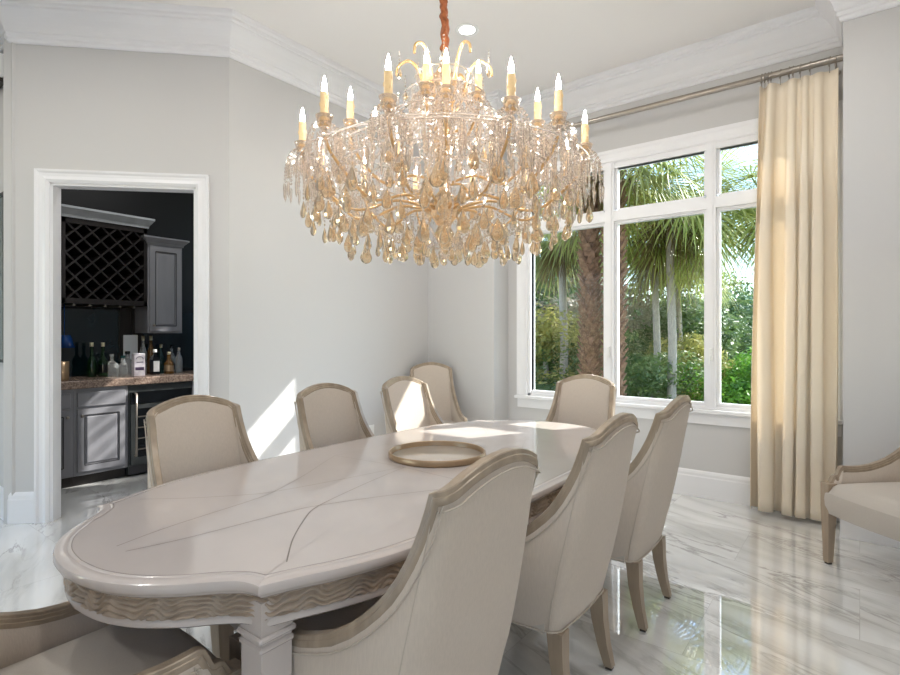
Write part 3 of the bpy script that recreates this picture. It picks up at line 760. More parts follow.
def face_cab(o_front, y0, y1, z0, z1, parent, kind, knob_side=1):
    # framed panel facing +x
    x = o_front; mb = MB(); w = 0.055
    mb.box(x, x + 0.02, y0, y0 + w, z0, z1).box(x, x + 0.02, y1 - w, y1, z0, z1).box(x, x + 0.02, y0 + w, y1 - w, z0, z0 + w).box(x, x + 0.02, y0 + w, y1 - w, z1 - w, z1)
    mb.box(x, x + 0.008, y0 + w, y1 - w, z0 + w, z1 - w)
    a = 0.022
    # raised field
    b0 = [(x + 0.008, y0 + w + 0.006, z0 + w + 0.006), (x + 0.008, y1 - w - 0.006, z0 + w + 0.006), (x + 0.008, y1 - w - 0.006, z1 - w - 0.006), (x + 0.008, y0 + w + 0.006, z1 - w - 0.006)]
    b1 = [(x + 0.017, y0 + w + a, z0 + w + a), (x + 0.017, y1 - w - a, z0 + w + a), (x + 0.017, y1 - w - a, z1 - w - a), (x + 0.017, y0 + w + a, z1 - w - a)]
    mb.add(b0 + b1, [(4, 5, 6, 7), (0, 1, 5, 4), (1, 2, 6, 5), (2, 3, 7, 6), (3, 0, 4, 7)])
    d = mb.build('door', M['cab'], parent)
    g = MB(); lw = 0.004
    for yy0, yy1, zz0, zz1 in ((y0+w-lw, y0+w+lw, z0+w, z1-w), (y1-w-lw, y1-w+lw, z0+w, z1-w), (y0+w, y1-w, z0+w-lw, z0+w+lw), (y0+w, y1-w, z1-w-lw, z1-w+lw)):
        g.box(x + 0.0195, x + 0.0206, yy0, yy1, zz0, zz1)
    g.build('glaze_line', M['cabdk'], d)
    ky = y1 - 0.03 if knob_side > 0 else y0 + 0.03
    kz = z1 - 0.06 if kind == 'base' else z0 + 0.06
    k = MB(); k.tube([(x + 0.02, ky, kz), (x + 0.035, ky, kz)], 0.006, 8); k.ball((x + 0.043, ky, kz), 0.014, 12, 8); k.build('knob', M['steel'], d)
def base_cab(y0, y1, label, knob_side):
    r = empty('base_cabinet', (0, 0, 0)); tag(r, label, 'cabinet', 'grey base cabinets of the bar')
    MB().box(XB + 0.002, XF, y0, y1, 0.10, 0.879).build('carcass', M['cab'], r)
    MB().box(XB + 0.002, XF - 0.06, y0, y1, 0.0, 0.0995).build('toe_kick', M['rack'], r)
    dr = MB().bevbox(XF, XF + 0.02, y0 + 0.025, y1 - 0.025, 0.715, 0.845, 0.004).build('drawer', M['cab'], r)
    face_cab(XF, y0 + 0.025, y1 - 0.025, 0.135, 0.695, r, 'base', knob_side)
base_cab(1.30, 1.725, 'grey base cabinet at the left edge of the doorway, half hidden', 1)
base_cab(1.727, 2.17, 'grey base cabinet with drawer and sunlit door beside the wine fridge', -1)
wf = empty('wine_fridge', (0, 0, 0)); tag(wf, 'black glass wine fridge with steel handle under the bar counter', 'wine fridge')
MB().box(XB + 0.002, XF - 0.002, 2.175, 2.78, 0.02, 0.878).build('body', M['fridge'], wf)
MB().box(XF - 0.002, XF + 0.022, 2.19, 2.77, 0.70, 0.81).build('control_panel', M['blackglass'], wf)
d = MB().box(XF - 0.001, XF + 0.024, 2.19, 2.25, 0.12, 0.69).box(XF - 0.001, XF + 0.024, 2.72, 2.77, 0.12, 0.69).box(XF - 0.001, XF + 0.024, 2.25, 2.72, 0.12, 0.18).box(XF - 0.001, XF + 0.024, 2.25, 2.72, 0.65, 0.69).build('door', M['fridge'], wf)
MB().box(XF + 0.004, XF + 0.014, 2.25, 2.72, 0.18, 0.65).build('glass', M['blackglass'], d)
MB().tube([(XF + 0.024, 2.225, 0.20), (XF + 0.055, 2.225, 0.20), (XF + 0.055, 2.225, 0.80), (XF + 0.024, 2.225, 0.80)], 0.011, 10).build('handle', M['steel'], d)
for kz in range(4):
    MB().box(XF + 0.0145, XF + 0.0175, 2.255, 2.715, 0.25 + 0.105 * kz, 0.262 + 0.105 * kz).build('shelf_front', M['steel'], wf)
MB().box(XF - 0.03, XF - 0.001, 2.18, 2.775, 0.02, 0.10).build('toe_grille', M['cabdk'], wf)
tag(MB().bevbox(XB + 0.002, XF + 0.035, 1.30, 3.3, 0.881, 0.951, 0.006).build('bar_counter', M['granite']), 'brown speckled granite counter of the bar', 'counter')
tag(MB().box(XB + 0.001, XB + 0.02, 1.30, 3.3, 0.952, 1.62).build('backsplash', M['splash']), 'dark teal glass backsplash behind the bottles', 'backsplash')
pb = MB().box(XB + 0.021, XB + 0.05, 2.315, 2.42, 1.08, 1.64).box(XB + 0.021, XB + 0.05, 2.425, 2.54, 1.08, 1.64)
tag(pb.build('wood_panel', M['rack']), 'brown wood panel between the bar cabinets', 'panel')
tag(MB().bevbox(XB + 0.0505, XB + 0.058, 2.345, 2.485, 1.10, 1.36, 0.002).build('white_plaque', M['card']), 'bright white plaque behind the bottles in the bar', 'plaque')
# end panel of the base run
tag(MB().box(XB + 0.002, XF, 2.79, 3.28, 0.0, 0.879).build('end_cabinet', M['cab']), 'grey cabinet end right of the wine fridge', 'cabinet')
# wine rack
wrk = empty('wine_rack', (0, 0, 0)); tag(wrk, 'dark wall-hung lattice wine rack with a pale crown above the counter', 'wine rack')
ya, yb, za_, zb2 = 1.715, 2.455, 1.655, 2.45
MB().box(XB + 0.002, XU, ya, ya + 0.03, za_, zb2).box(XB + 0.002, XU, yb - 0.03, yb, za_, zb2).box(XB + 0.002, XU, ya, yb, za_, za_ + 0.05).box(XB + 0.002, XU, ya, yb, zb2 - 0.05, zb2).box(XB + 0.002, XB + 0.02, ya, yb, za_, zb2).build('case', M['rack'], wrk)
def clip_seg(p, q):
    (x0, z0), (x1, z1) = p, q; t0, t1 = 0, 1
    for a, d, lo, hi in ((x0, x1 - x0, ya + 0.03, yb - 0.03), (z0, z1 - z0, za_ + 0.05, zb2 - 0.05)):
        if abs(d) < 1e-9: continue
        u0, u1 = (lo - a) / d, (hi - a) / d
        if u0 > u1: u0, u1 = u1, u0
        t0, t1 = max(t0, u0), min(t1, u1)
    if t1 - t0 < 0.02: return None
    return (x0 + (x1-x0)*t0, z0 + (z1-z0)*t0), (x0 + (x1-x0)*t1, z0 + (z1-z0)*t1)
lat = MB()
for sgn in (1, -1):
    for k in range(-6, 14):
        c = ya + k * 0.145
        s = clip_seg((c, za_ if sgn > 0 else zb2), (c + 0.9, za_ + 0.9 if sgn > 0 else zb2 - 0.9)) if sgn > 0 else clip_seg((c - 0.9 + 0.9, zb2), (c + 0.9, zb2 - 0.9))
        if not s: continue
        (p0, p1) = s; dv = Vector((0, p1[0] - p0[0], p1[1] - p0[1])); L = dv.length; ang = math.atan2(dv.z, dv.y)
        Mx = Matrix.Translation((0, p0[0], p0[1])) @ Matrix.Rotation(ang, 4, 'X')
        xx = XU - 0.006 - (0.012 if sgn < 0 else 0)
        lat.box(xx - 0.29, xx, 0, L, -0.008, 0.008, Mx)
lat.build('lattice', M['rack'], wrk)
def cab_crown(y0, y1, z0, h, x0, x1, parent, m):
    pr = [(0, 0), (0.012, 0.0), (0.016, h * .25), (0.03, h * .45), (0.05, h * .75), (0.055, h * .8), (0.055, h), (0, h)]
    mb = MB(); rows = []
    for (px, py, ox, oy) in ((x0, y0, 0, -1), (x1, y0, 1, -1), (x1, y1, 1, 1), (x0, y1, 0, 1)):
        rows.append([Vector((px + ox * a, py + oy * a, z0 + b)) for a, b in pr])
    mb.grid(rows, closed=True, smooth=False); mb.poly([r[-2] for r in rows]); mb.poly(rows[0]); mb.poly(rows[-1], True)
    mb.build('crown', m, parent)
M['silver'] = mat('silver_glazed_trim', rgb(176, 180, 184), 0.35, var=0.15, vscale=10)
cab_crown(ya, yb, zb2, 0.10, XB + 0.002, XU, wrk, M['silver'])
stem = MB()
for k in range(5):
    yy = ya + 0.10 + k * 0.13
    stem.box(XB + 0.03, XU - 0.01, yy - 0.012, yy + 0.012, za_ - 0.02, za_ - 0.012).box(XB + 0.03, XU - 0.01, yy - 0.003, yy + 0.003, za_ - 0.012, za_)
stem.build('stemware_rail', M['steel'], wrk)
def wall_cab(y0, y1, label, kside):
    r = empty('wall_cabinet', (0, 0, 0)); tag(r, label, 'cabinet')
    MB().box(XB + 0.002, XU, y0, y1, 1.38, 2.30).build('carcass', M['cab'], r)
    face_cab(XU, y0 + 0.015, y1 - 0.015, 1.40, 2.28, r, 'wall', kside)
    cab_crown(y0, y1, 2.30, 0.075, XB + 0.002, XU, r, M['cab'])
wall_cab(2.46, 2.81, 'grey wall cabinet right of the wine rack', -1)
wall_cab(1.30, 1.64, 'grey wall cabinet sliver left of the wine rack', 1)
tag(MB().lathe([(0.03, 0.0), (0.035, -0.03), (0.03, -0.07), (0.012, -0.09), (0, -0.09)], (-5.0, 2.62, 2.95), 14).tube([(-5.0, 2.62, 2.95), (-5.0, 2.62, CEIL - 0.002)], 0.004, 6).build('bar_pendant', M['steel']), 'small silver pendant lamp above the bar doorway opening', 'lamp')
# bottles: profile builder
def bottle(loc, h, r, neck, m, label, cap=None, lab=None, shoulder=0.58, cat='bottle', square=False, grp='bottles on the bar counter'):
    o = empty('bottle', loc); tag(o, label, cat, grp)
    n = 4 if square else 18
    k = math.sqrt(2) if square else 1
    MB().lathe([(0, 0), (r * k * .95, 0), (r * k, 0.01), (r * k, h * shoulder), (r * k * .8, h * (shoulder + .08)), (neck, h * (shoulder + .2)), (neck, h * .93), (0, h * .93)], n=n, smooth=not square, rot=PI / 4 if square else 0).build('glass_body', m, o)
    if cap: MB().lathe([(neck * 1.15, h * .88), (neck * 1.2, h), (0, h)], n=14).build('stopper', cap, o)
    if lab:
        if square: MB().box(r, r + 0.002, -r * .8, r * .8, h * .12, h * shoulder * .9).build('bottle_label', lab, o)
        else:
            MB().lathe([(r * 1.012, h * .12), (r * 1.015, h * .13), (r * 1.015, h * shoulder * .85), (r * 1.012, h * shoulder * .86)], n=18).build('bottle_label', lab, o)
    return o
ZC = 0.952
bottle((-5.93, 2.0, ZC), 0.335, 0.042, 0.014, M['greenglass'], 'left one of the two dark green champagne bottles', M['foil'], None, .42)
bottle((-5.88, 2.08, ZC), 0.335, 0.042, 0.014, M['greenglass'], 'right one of the two dark green champagne bottles', M['foil'], M['blackglass'], .42)
bottle((-5.90, 2.165, ZC), 0.22, 0.045, 0.016, M['clearglass'], 'square clear decanter left of the printed tin', M['clearglass'], None, .5, square=True)
bottle((-5.80, 2.228, ZC), 0.205, 0.038, 0.018, M['clearglass'], 'round cut-glass decanter just left of the printed tin', M['tealglass'], None, .5)
bottle((-6.03, 2.36, ZC), 0.24, 0.045, 0.02, M['clearglass'], 'clear decanter with dark stopper behind the printed tin', M['blackglass'], None, .5)
bottle((-5.99, 2.495, ZC), 0.40, 0.035, 0.014, M['clearglass'], 'left tall slim bottle right of the printed tin', M['foil'], None, .55)
bottle((-5.99, 2.572, ZC), 0.40, 0.035, 0.014, M['amberglass'], 'right tall slim bottle behind the white-labelled one', M['foil'], None, .55)
bottle((-5.78, 2.522, ZC), 0.26, 0.036, 0.016, M['blackglass'], 'dark square bottle with a white label on the bar', M['plastic'], M['label'], .6, square=True)
bottle((-5.96, 2.662, ZC), 0.31, 0.036, 0.014, M['tealglass'], 'slim teal bottle behind the white-labelled bottle', M['foil'], None, .5)
bottle((-5.79, 2.668, ZC), 0.23, 0.046, 0.016, M['amberglass'], 'squat amber cognac bottle with gold stopper', M['foil'], M['gold'], .45)
bottle((-5.96, 2.775, ZC), 0.30, 0.038, 0.014, M['clearglass'], 'clear bottle with dark cap right of the amber bottle', M['blackglass'], None, .55)
bottle((-5.85, 2.80, ZC), 0.27, 0.036, 0.014, M['clearglass'], 'rightmost clear bottle on the bar counter', M['steel'], None, .55)
tn = empty('printed_tin', (-5.68, 2.322, ZC)); tag(tn, 'tall white printed tin standing among the bottles', 'tin')
MB().bevbox(-0.03, 0.03, -0.052, 0.052, 0, 0.225, 0.005).build('body', M['tin'], tn)
pr_ = MB().box(0.0302, 0.0315, -0.04, 0.04, 0.06, 0.09).box(0.0302, 0.0315, -0.03, 0.032, 0.135, 0.143)
pr_.tube([(0.0305, 0.032 * math.cos(a), 0.17 + 0.024 * math.sin(a)) for a in [k * PI / 10 for k in range(11)]], 0.003, 5)
pr_.build('printed_band', M['ink'], tn)
jar = MB().lathe([(0, 0), (0.05, 0), (0.052, 0.01), (0.052, 0.17), (0.049, 0.17), (0.047, 0.02), (0, 0.02)], (-5.70, 1.69, ZC), 20).build('candle_holder', M['gold'])
tag(jar, 'gold cylinder candle holder at the left end of the counter', 'candle holder')
bl = MB().lathe([(0.05, 0.0), (0.085, -0.12), (0.08, -0.12), (0.046, 0.0)], (-5.98, 1.79, 1.36), 20).tube([(-5.98, 1.79, 1.36), (-5.98, 1.79, 1.654)], 0.004, 6)
tag(bl.build('blue_lamp', M['blueglass']), 'small blue glass lamp shade hanging at the left of the bar', 'lamp')

# ------------------------------------------------------------------ chandelier
CX, CY = -1.605, 2.045
ch = empty('chandelier', (CX, CY, 0)); tag(ch, 'large crystal chandelier with candle lights hanging over the table', 'chandelier')
random.seed(11)
# view azimuth convention: angle 0 points at the camera
fx, fy = -CX, -CY; L0 = math.hypot(fx, fy); fx, fy = fx / L0, fy / L0; rx_, ry_ = -fy, fx
def dirv(phi):
    a = math.radians(phi); return Vector((fx * math.cos(a) + rx_ * math.sin(a), fy * math.cos(a) + ry_ * math.sin(a), 0))
MB().lathe([(0, CEIL - 0.04), (0.05, CEIL - 0.035), (0.065, CEIL - 0.01), (0.066, CEIL - 0.001), (0, CEIL - 0.001)], n=24).build('ceiling_canopy', M['gold'], ch)
# gathered copper sleeve round the chain
rows = []
for k in range(90):
    z = 2.74 + (CEIL - 0.04 - 2.74) * k / 89; row = []
    for i in range(16):
        a = 2 * PI * i / 16; r = 0.017 + 0.004 * math.sin(k * 1.1 + 3 * a + 2 * math.sin(k * .31)) + 0.004 * noise.noise((k * .35, math.cos(a) * 1.5, math.sin(a) * 1.5)) * 2
        row.append(Vector((r * math.cos(a) + 0.004 * math.sin(k * .2), r * math.sin(a), z)))
    rows.append(row)
MB().grid(rows, closed=True, smooth=True).build('chain_sleeve', M['copper'], ch)
# central stem
MB().lathe([(0, 1.80), (0.03, 1.81), (0.05, 1.85), (0.03, 1.89), (0.06, 1.93), (0.09, 1.97), (0.06, 2.02), (0.025, 2.06), (0.022, 2.2), (0.05, 2.26), (0.055, 2.30), (0.03, 2.36), (0.02, 2.5), (0.045, 2.58), (0.05, 2.62), (0.02, 2.68), (0.012, 2.75), (0, 2.75)], n=12, smooth=False).build('stem', M['drop'], ch)
# crystal primitives
def drop_mesh(h, w, name):
    prof = [(0.0, 0), (0.18, -0.08), (0.55, -0.30), (0.92, -0.56), (1.0, -0.70), (0.86, -0.84), (0.5, -0.95), (0.0, -1.0)]
    mb = MB(); mb.lathe([(r * w / 2, z * h) for r, z in prof], n=8, smooth=False, sy=0.55)
    mb.add([(0.005, 0, 0.012), (0, 0.005, 0.012), (-0.005, 0, 0.012), (0, -0.005, 0.012), (0, 0, 0.020), (0, 0, 0.003)], [(0, 1, 4), (1, 2, 4), (2, 3, 4), (3, 0, 4), (1, 0, 5), (2, 1, 5), (3, 2, 5), (0, 3, 5)])
    return mb
def octa(mb, c, r):
    x, y, z = c
    mb.add([(x+r, y, z), (x, y+r, z), (x-r, y, z), (x, y-r, z), (x, y, z+r), (x, y, z-r)], [(0, 1, 4), (1, 2, 4), (2, 3, 4), (3, 0, 4), (1, 0, 5), (2, 1, 5), (3, 2, 5), (0, 3, 5)])
def spear(mb, c, h, w):
    x, y, z = c; n = 4
    ring = lambda rr, zz: [(x + rr * math.cos(2*PI*i/n), y + rr * math.sin(2*PI*i/n), zz) for i in range(n)]
    vs = ring(w * .5, z) + ring(w, z - h * .12) + ring(w * .7, z - h * .75) + [(x, y, z - h)]
    fs = [(0, 1, 2, 3)]
    for k in range(2):
        for i in range(n):
            j = (i + 1) % n; fs.append((k*n+i, (k+1)*n+i, (k+1)*n+j, k*n+j))
    for i in range(n): fs.append((2*n+i, 3*n, 2*n+(i+1) % n))
    mb.add(vs, fs)
def strand_mb(mb, pts, step=0.019, r=0.0085):
    pts = [Vector(p) for p in pts]; acc = 0; nxt = 0
    for a, b in zip(pts, pts[1:]):
        L = (b - a).length
        while nxt <= acc + L:
            octa(mb, a.lerp(b, (nxt - acc) / L if L > 0 else 0), r * random.choice((1, 1, 0.85))); nxt += step
        acc += L
# bead drape around one candle cup (local, origin at the cup)
dr = MB()
nst = 12
for i in range(nst):
    a = 2 * PI * i / nst; ca, sa = math.cos(a), math.sin(a)
    prof = [(0.022, 0.0), (0.048, -0.016), (0.066, -0.05), (0.075, -0.10), (0.078, -0.15)]
    strand_mb(dr, [(r * ca, r * sa, z) for r, z in prof], 0.0165, 0.0075)
    spear(dr, (0.079 * ca, 0.079 * sa, -0.165), 0.075, 0.0075)
    a2 = a + PI / nst
    spear(dr, (0.066 * math.cos(a2), 0.066 * math.sin(a2), -0.06), 0.085, 0.0065)
me_drape = dr.mesh('bead_drape'); me_drape.materials.append(M['bead'])
cup = MB().lathe([(0.006, -0.05), (0.014, -0.04), (0.008, -0.03), (0.02, -0.015), (0.026, -0.008), (0.028, 0.008), (0.036, 0.03), (0.033, 0.03), (0.024, 0.008), (0.0, 0.0)], n=18)
me_cup = cup.mesh('bobeche'); me_cup.materials.append(M['bead'])
cnd = MB().lathe([(0.0165, 0.0), (0.0165, 0.118), (0.015, 0.124), (0.006, 0.125), (0, 0.125)], n=14)
for k in range(4): cnd.ball((0.016 * math.cos(k * 1.9), 0.016 * math.sin(k * 1.9), 0.10 - 0.012 * k), 0.004, 6, 5, 2.4)
me_cnd = cnd.mesh('candle_sleeve'); me_cnd.materials.append(M['candle'])
fl = MB().lathe([(0.006, 0.0), (0.009, 0.008), (0.0105, 0.02), (0.008, 0.036), (0.004, 0.052), (0.0, 0.066)], n=10)
me_fl = fl.mesh('flame_bulb'); me_fl.materials.append(M['flame'])
def arm(phi, r, zc, z_hub, r_hub, dip, cnd_h=1.0):
    d = dirv(phi)
    pts = catmull([d * r_hub + Vector((0, 0, z_hub)), d * (r_hub + (r - r_hub) * .28) + Vector((0, 0, z_hub + dip * .5)), d * (r_hub + (r - r_hub) * .62) + Vector((0, 0, z_hub - dip * .4)),
                   d * (r_hub + (r - r_hub) * .92) + Vector((0, 0, z_hub + (zc - z_hub) * .45)), d * r + Vector((0, 0, zc - 0.045))], 7)
    a = MB().tube(pts, 0.0065, 8).build('arm', M['armglass'], ch)
    for me, nm in ((me_drape, 'bead_drape'), (me_cup, 'bobeche'), (me_cnd, 'candle_sleeve')):
        o = link(nm, me, a, tuple(d * r + Vector((0, 0, zc))), (0, 0, random.random()), (1, 1, cnd_h) if nm == 'candle_sleeve' else None)
    link('flame_bulb', me_fl, a, tuple(d * r + Vector((0, 0, zc + 0.125 * cnd_h))))
cups = []
for phi in (-18, 22, 43, -46, 77, -76, 106, -106, 136, -136, 165, -165):
    arm(phi, 0.665, 2.205, 1.97, 0.06, 0.06); cups.append((phi, 0.665, 2.205))
for phi in (1, -76, 76, 144, -144):
    arm(phi, 0.45, 2.325, 2.10, 0.04, 0.05); cups.append((phi, 0.45, 2.325))
for phi in (-28, 68, 175):
    arm(phi, 0.175, 2.475, 2.33, 0.03, 0.03)
# scrolled top arms
for phi in (-95, -35, 30, 95, 150, -150):
    d = dirv(phi); pts = catmull([d * 0.03 + Vector((0, 0, 2.42)), d * 0.09 + Vector((0, 0, 2.52)), d * 0.12 + Vector((0, 0, 2.64)), d * 0.17 + Vector((0, 0, 2.70)), d * 0.225 + Vector((0, 0, 2.675)), d * 0.235 + Vector((0, 0, 2.63))], 6)
    s = MB().tube(pts, [0.010 - 0.004 * k / (len(pts) - 1) for k in range(len(pts))], 8).build('scroll', M['armglass'], ch)
me_d = [None] * 3
for k, (h, w) in enumerate(((0.10, 0.064), (0.082, 0.044), (0.062, 0.036))):
    me_d[k] = drop_mesh(h, w, 'd').mesh('crystal_drop'); me_d[k].materials.append(M['drop'])
drops = []   # (pos, size, yaw)
def ring_d(r, z, n, size, jz=0.02, jr=0.02, ph=0):
    for i in range(n):
        a = 360 * (i + ph) / n + random.uniform(-3, 3); p = dirv(a) * (r + random.uniform(-jr, jr)) + Vector((0, 0, z + random.uniform(-jz, jz)))
        drops.append((p, size, random.uniform(0, 2 * PI)))
ring_d(0.675, 1.985, 24, 1, 0.035); ring_d(0.61, 1.915, 24, 1, 0.03, ph=.5); ring_d(0.54, 1.875, 22, 1, 0.03); ring_d(0.46, 1.85, 20, 0, 0.025, ph=.5)
ring_d(0.38, 1.83, 16, 1, 0.02); ring_d(0.29, 1.82, 14, 1, 0.02); ring_d(0.20, 1.81, 11, 1, 0.02); ring_d(0.11, 1.805, 7, 1, 0.015)
ring_d(0.60, 2.03, 20, 0, 0.035); ring_d(0.50, 2.00, 16, 0, 0.035, ph=.5); ring_d(0.55, 2.12, 12, 0, 0.03, ph=.3); ring_d(0.40, 2.10, 10, 0, 0.03); ring_d(0.25, 2.30, 9, 1, 0.03); ring_d(0.235, 2.62, 6, 2, 0.01, 0.002)
cam_p = Vector((0, 0, 1.36)) - Vector((CX, CY, 0))
drops.sort(key=lambda d: (d[0] - cam_p).length)
rest = MB(); wires = MB()
protos = [drop_mesh(0.10, 0.064, 'a'), drop_mesh(0.082, 0.044, 'b'), drop_mesh(0.062, 0.036, 'c')]
for i, (p, sz, yaw) in enumerate(drops):
    yaw2 = math.atan2(p.y, p.x) + PI / 2 + random.uniform(-0.9, 0.9)
    if i < 100: link('crystal_drop', me_d[sz], ch, tuple(p), (random.uniform(-.06, .06), 0, yaw2))
    else:
        Mx = Matrix.Translation(p) @ Matrix.Rotation(yaw2, 4, 'Z'); rest.add([Mx @ Vector(v) for v in protos[sz].v], protos[sz].f)
    octa(wires, (p.x, p.y, p.z + 0.03), 0.007); octa(wires, (p.x, p.y, p.z + 0.047), 0.006); octa(wires, (p.x, p.y, p.z + 0.063), 0.006)
o = rest.build('far_crystal_drops', M['drop'], ch); o['kind'] = 'stuff'
o = wires.build('hanger_beads', M['bead'], ch); o['kind'] = 'stuff'
# bead swags: crown to cups, cup to cup, and basket below
def catenary(a, b, sag, n=14): return [a.lerp(b, k / n) + Vector((0, 0, -sag * 4 * (k / n) * (1 - k / n))) for k in range(n + 1)]
outer = sorted([c for c in cups if c[1] > 0.6], key=lambda c: c[0])
for i, (phi, r, z) in enumerate(outer):
    a = dirv(phi) * r + Vector((0, 0, z - 0.02)); nphi = outer[(i + 1) % len(outer)][0]; b = dirv(nphi) * r + Vector((0, 0, z - 0.02))
    mb = MB(); strand_mb(mb, catenary(a, b, 0.10)); strand_mb(mb, catenary(a, b, 0.17)); mb.build('bead_swag', M['bead'], ch)
    mb = MB(); t = dirv(phi + 4) * 0.07 + Vector((0, 0, 2.60)); strand_mb(mb, catenary(t, a, 0.10, 18)); mb.build('bead_strand', M['bead'], ch)
for k in range(18):
    phi = k * 20 + 6; t = dirv(phi) * 0.05 + Vector((0, 0, 2.62)); b = dirv(phi) * 0.40 + Vector((0, 0, 2.27))
    mb = MB(); strand_mb(mb, catenary(t, b, 0.09, 18)); strand_mb(mb, catenary(b, dirv(phi + 8) * 0.62 + Vector((0, 0, 2.03)), 0.03, 12)); mb.build('bead_strand', M['bead'], ch)
for k in range(20):
    phi = k * 18; a = dirv(phi) * 0.66 + Vector((0, 0, 2.06)); mid = dirv(phi + 5) * 0.42 + Vector((0, 0, 1.90)); b = dirv(phi) * 0.05 + Vector((0, 0, 1.79))
    mb = MB(); strand_mb(mb, catenary(a, mid, 0.015, 10)); strand_mb(mb, catenary(mid, b, 0.02, 12)); mb.build('basket_strand', M['bead'], ch)
# fringe of small icicle prisms: rings at several levels
for r, z, n in ((0.69, 2.11, 60), (0.60, 2.16, 50), (0.50, 2.19, 44), (0.40, 2.22, 36), (0.28, 2.36, 26), (0.20, 2.48, 20), (0.14, 2.58, 16), (0.52, 2.10, 54), (0.36, 2.08, 40), (0.22, 2.12, 26), (0.12, 2.22, 18)):
    mb = MB()
    for i in range(n):
        d = dirv(360 * i / n + random.uniform(-2, 2)) * (r + random.uniform(-.03, .03)); zz = z + random.uniform(-.03, .03)
        octa(mb, (d.x, d.y, zz + 0.012), 0.007); spear(mb, (d.x, d.y, zz), random.choice((0.06, 0.075, 0.09)), 0.0068)
    mb.tube([dirv(360 * k / 48) * r + Vector((0, 0, z + 0.03)) for k in range(49)], 0.004, 6)
    mb.build('prism_ring', M['bead'], ch)
MB().ball((0, 0, 1.755), 0.03, 12, 8, smooth=False).build('bottom_ball', M['bead'], ch)

# ------------------------------------------------------------------ garden
GZ = -0.35
gr = MB().poly([(-40, YC + 0.35, GZ), (60, YC + 0.35, GZ), (60, 70, GZ), (-40, 70, GZ)]).build('ground', M['soil'])
tag(gr, 'garden ground outside the window', 'ground', kind='structure')
def cam2w(px, Y):
    X = (px - 450) / 534 * Y; b0, b1 = math.sin(math.radians(37.5)), math.cos(math.radians(37.5))
    return b1 * X - b0 * Y, b0 * X + b1 * Y
def frond(mb, base, az, el, L, fan, n=58, droop=0.5, tilt=0.0):
    # costapalmate leaf: petiole plus a folded fan of long narrow leaflets
    d = Vector((math.cos(az) * math.cos(el), math.sin(az) * math.cos(el), math.sin(el)))
    side = Vector((-math.sin(az), math.cos(az), 0)); up = side.cross(d) * -1
    if up.z < 0: up = -up
    hub = Vector(base) + d * L + Vector((0, 0, -0.10 * L * L * max(0, math.cos(el))))
    ax = (d + Vector((0, 0, -0.45))).normalized(); up2 = side.cross(ax); 
    if up2.z < 0: up2 = -up2
    for i in range(n):
        t = -1 + 2 * i / (n - 1); a = t * math.radians(128)
        dl = (ax * math.cos(a) + side * math.sin(a) + up2 * (0.10 + 0.12 * ((i % 2) * 2 - 1))).normalized()
        ll = fan * (1 - 0.38 * abs(t) ** 2) * random.uniform(0.88, 1.06); w = 0.0145 * fan
        wv = dl.cross(up2).normalized() * w; 
        p0 = hub; p1 = hub + dl * ll * .55 + Vector((0, 0, -0.06 * droop * ll)); p2 = hub + dl * ll * .85 + Vector((0, 0, -0.26 * droop * ll)); p3 = hub + dl * ll * 1.0 + Vector((0, 0, -0.48 * droop * ll))
        mb.add([p0 - wv * .4, p0 + wv * .4, p1 + wv, p1 - wv, p2 + wv * .7, p2 - wv * .7, p3], [(0, 1, 2, 3), (3, 2, 4, 5), (5, 4, 6)])
    pet = [Vector(base), Vector(base) + d * L * .5 + Vector((0, 0, 0.01)), hub, hub + ax * fan * .3]
    mb.tube(pet, [0.022, 0.016, 0.012, 0.005], 5)
def palm(px, Y, ztop, rt, boots, label, nf=16, L=0.9, fan=0.95, dead=6, m='frond', seed=1, el0=70):
    random.seed(seed)
    x, y = cam2w(px, Y)
    r = empty('palm_tree', (x, y, GZ)); tag(r, label, 'palm tree', 'palm trees outside the window')
    H = ztop - GZ
    tk = MB(); tk.tube([(0, 0, 0), (0.03, 0, H * .35), (-0.02, 0.02, H * .7), (0, 0, H)], [rt * 1.15, rt, rt * .95, rt * .9], 12)
    if boots:
        k = 0; z = 0.15
        while z < H:
            for j in range(5):
                a = k * 0.9 + j * 2 * PI / 5; d = Vector((math.cos(a), math.sin(a), 0)); s = Vector((-math.sin(a), math.cos(a), 0)); b = d * rt * .88 + Vector((0, 0, z)); q = random.uniform(.8, 1.25)
                tip = b + d * 0.105 * q + Vector((0, 0, 0.17 * q)); wdt = 0.075 * q
                tk.add([b - s * wdt, b + s * wdt, tip + s * 0.035, tip - s * 0.035, b - s * wdt * .7 + Vector((0, 0, .06)) - d * .02, b + s * wdt * .7 + Vector((0, 0, .06)) - d * .02, tip + s * .03 - d * .03, tip - s * .03 - d * .03],
                       [(0, 1, 2, 3), (5, 4, 7, 6), (0, 3, 7, 4), (1, 5, 6, 2), (3, 2, 6, 7), (0, 4, 5, 1)])
            z += 0.115; k += 1
    tk.build('trunk', M['bark'] if boots else M['greybark'], r)
    fm = MB(); ga = 2.39996
    for i in range(nf):
        az = i * ga + random.uniform(-.2, .2); el = math.radians(el0 - (el0 + 38) * (i / nf) ** 0.9)
        frond(fm, (0, 0, H - 0.05), az, el, L * random.uniform(.85, 1.15), fan * random.uniform(.9, 1.1), droop=0.35 + 0.6 * i / nf)
    fm.build('fronds', M[m], r)
    if dead:
        dm = MB()
        for i in range(dead):
            az = i * ga * 1.3; frond(dm, (0, 0, H - 0.12), az, math.radians(-58 - random.uniform(0, 18)), L * .55, fan * .8, n=26, droop=1.0)
        dm.build('dead_fronds', M['deadfrond'], r)
    return r
palm(590, 9.0, 4.5, 0.125, True, 'thick shaggy-trunked palm seen through the left window light', 15, 1.0, 1.05, 3, 'frondolive', 1)
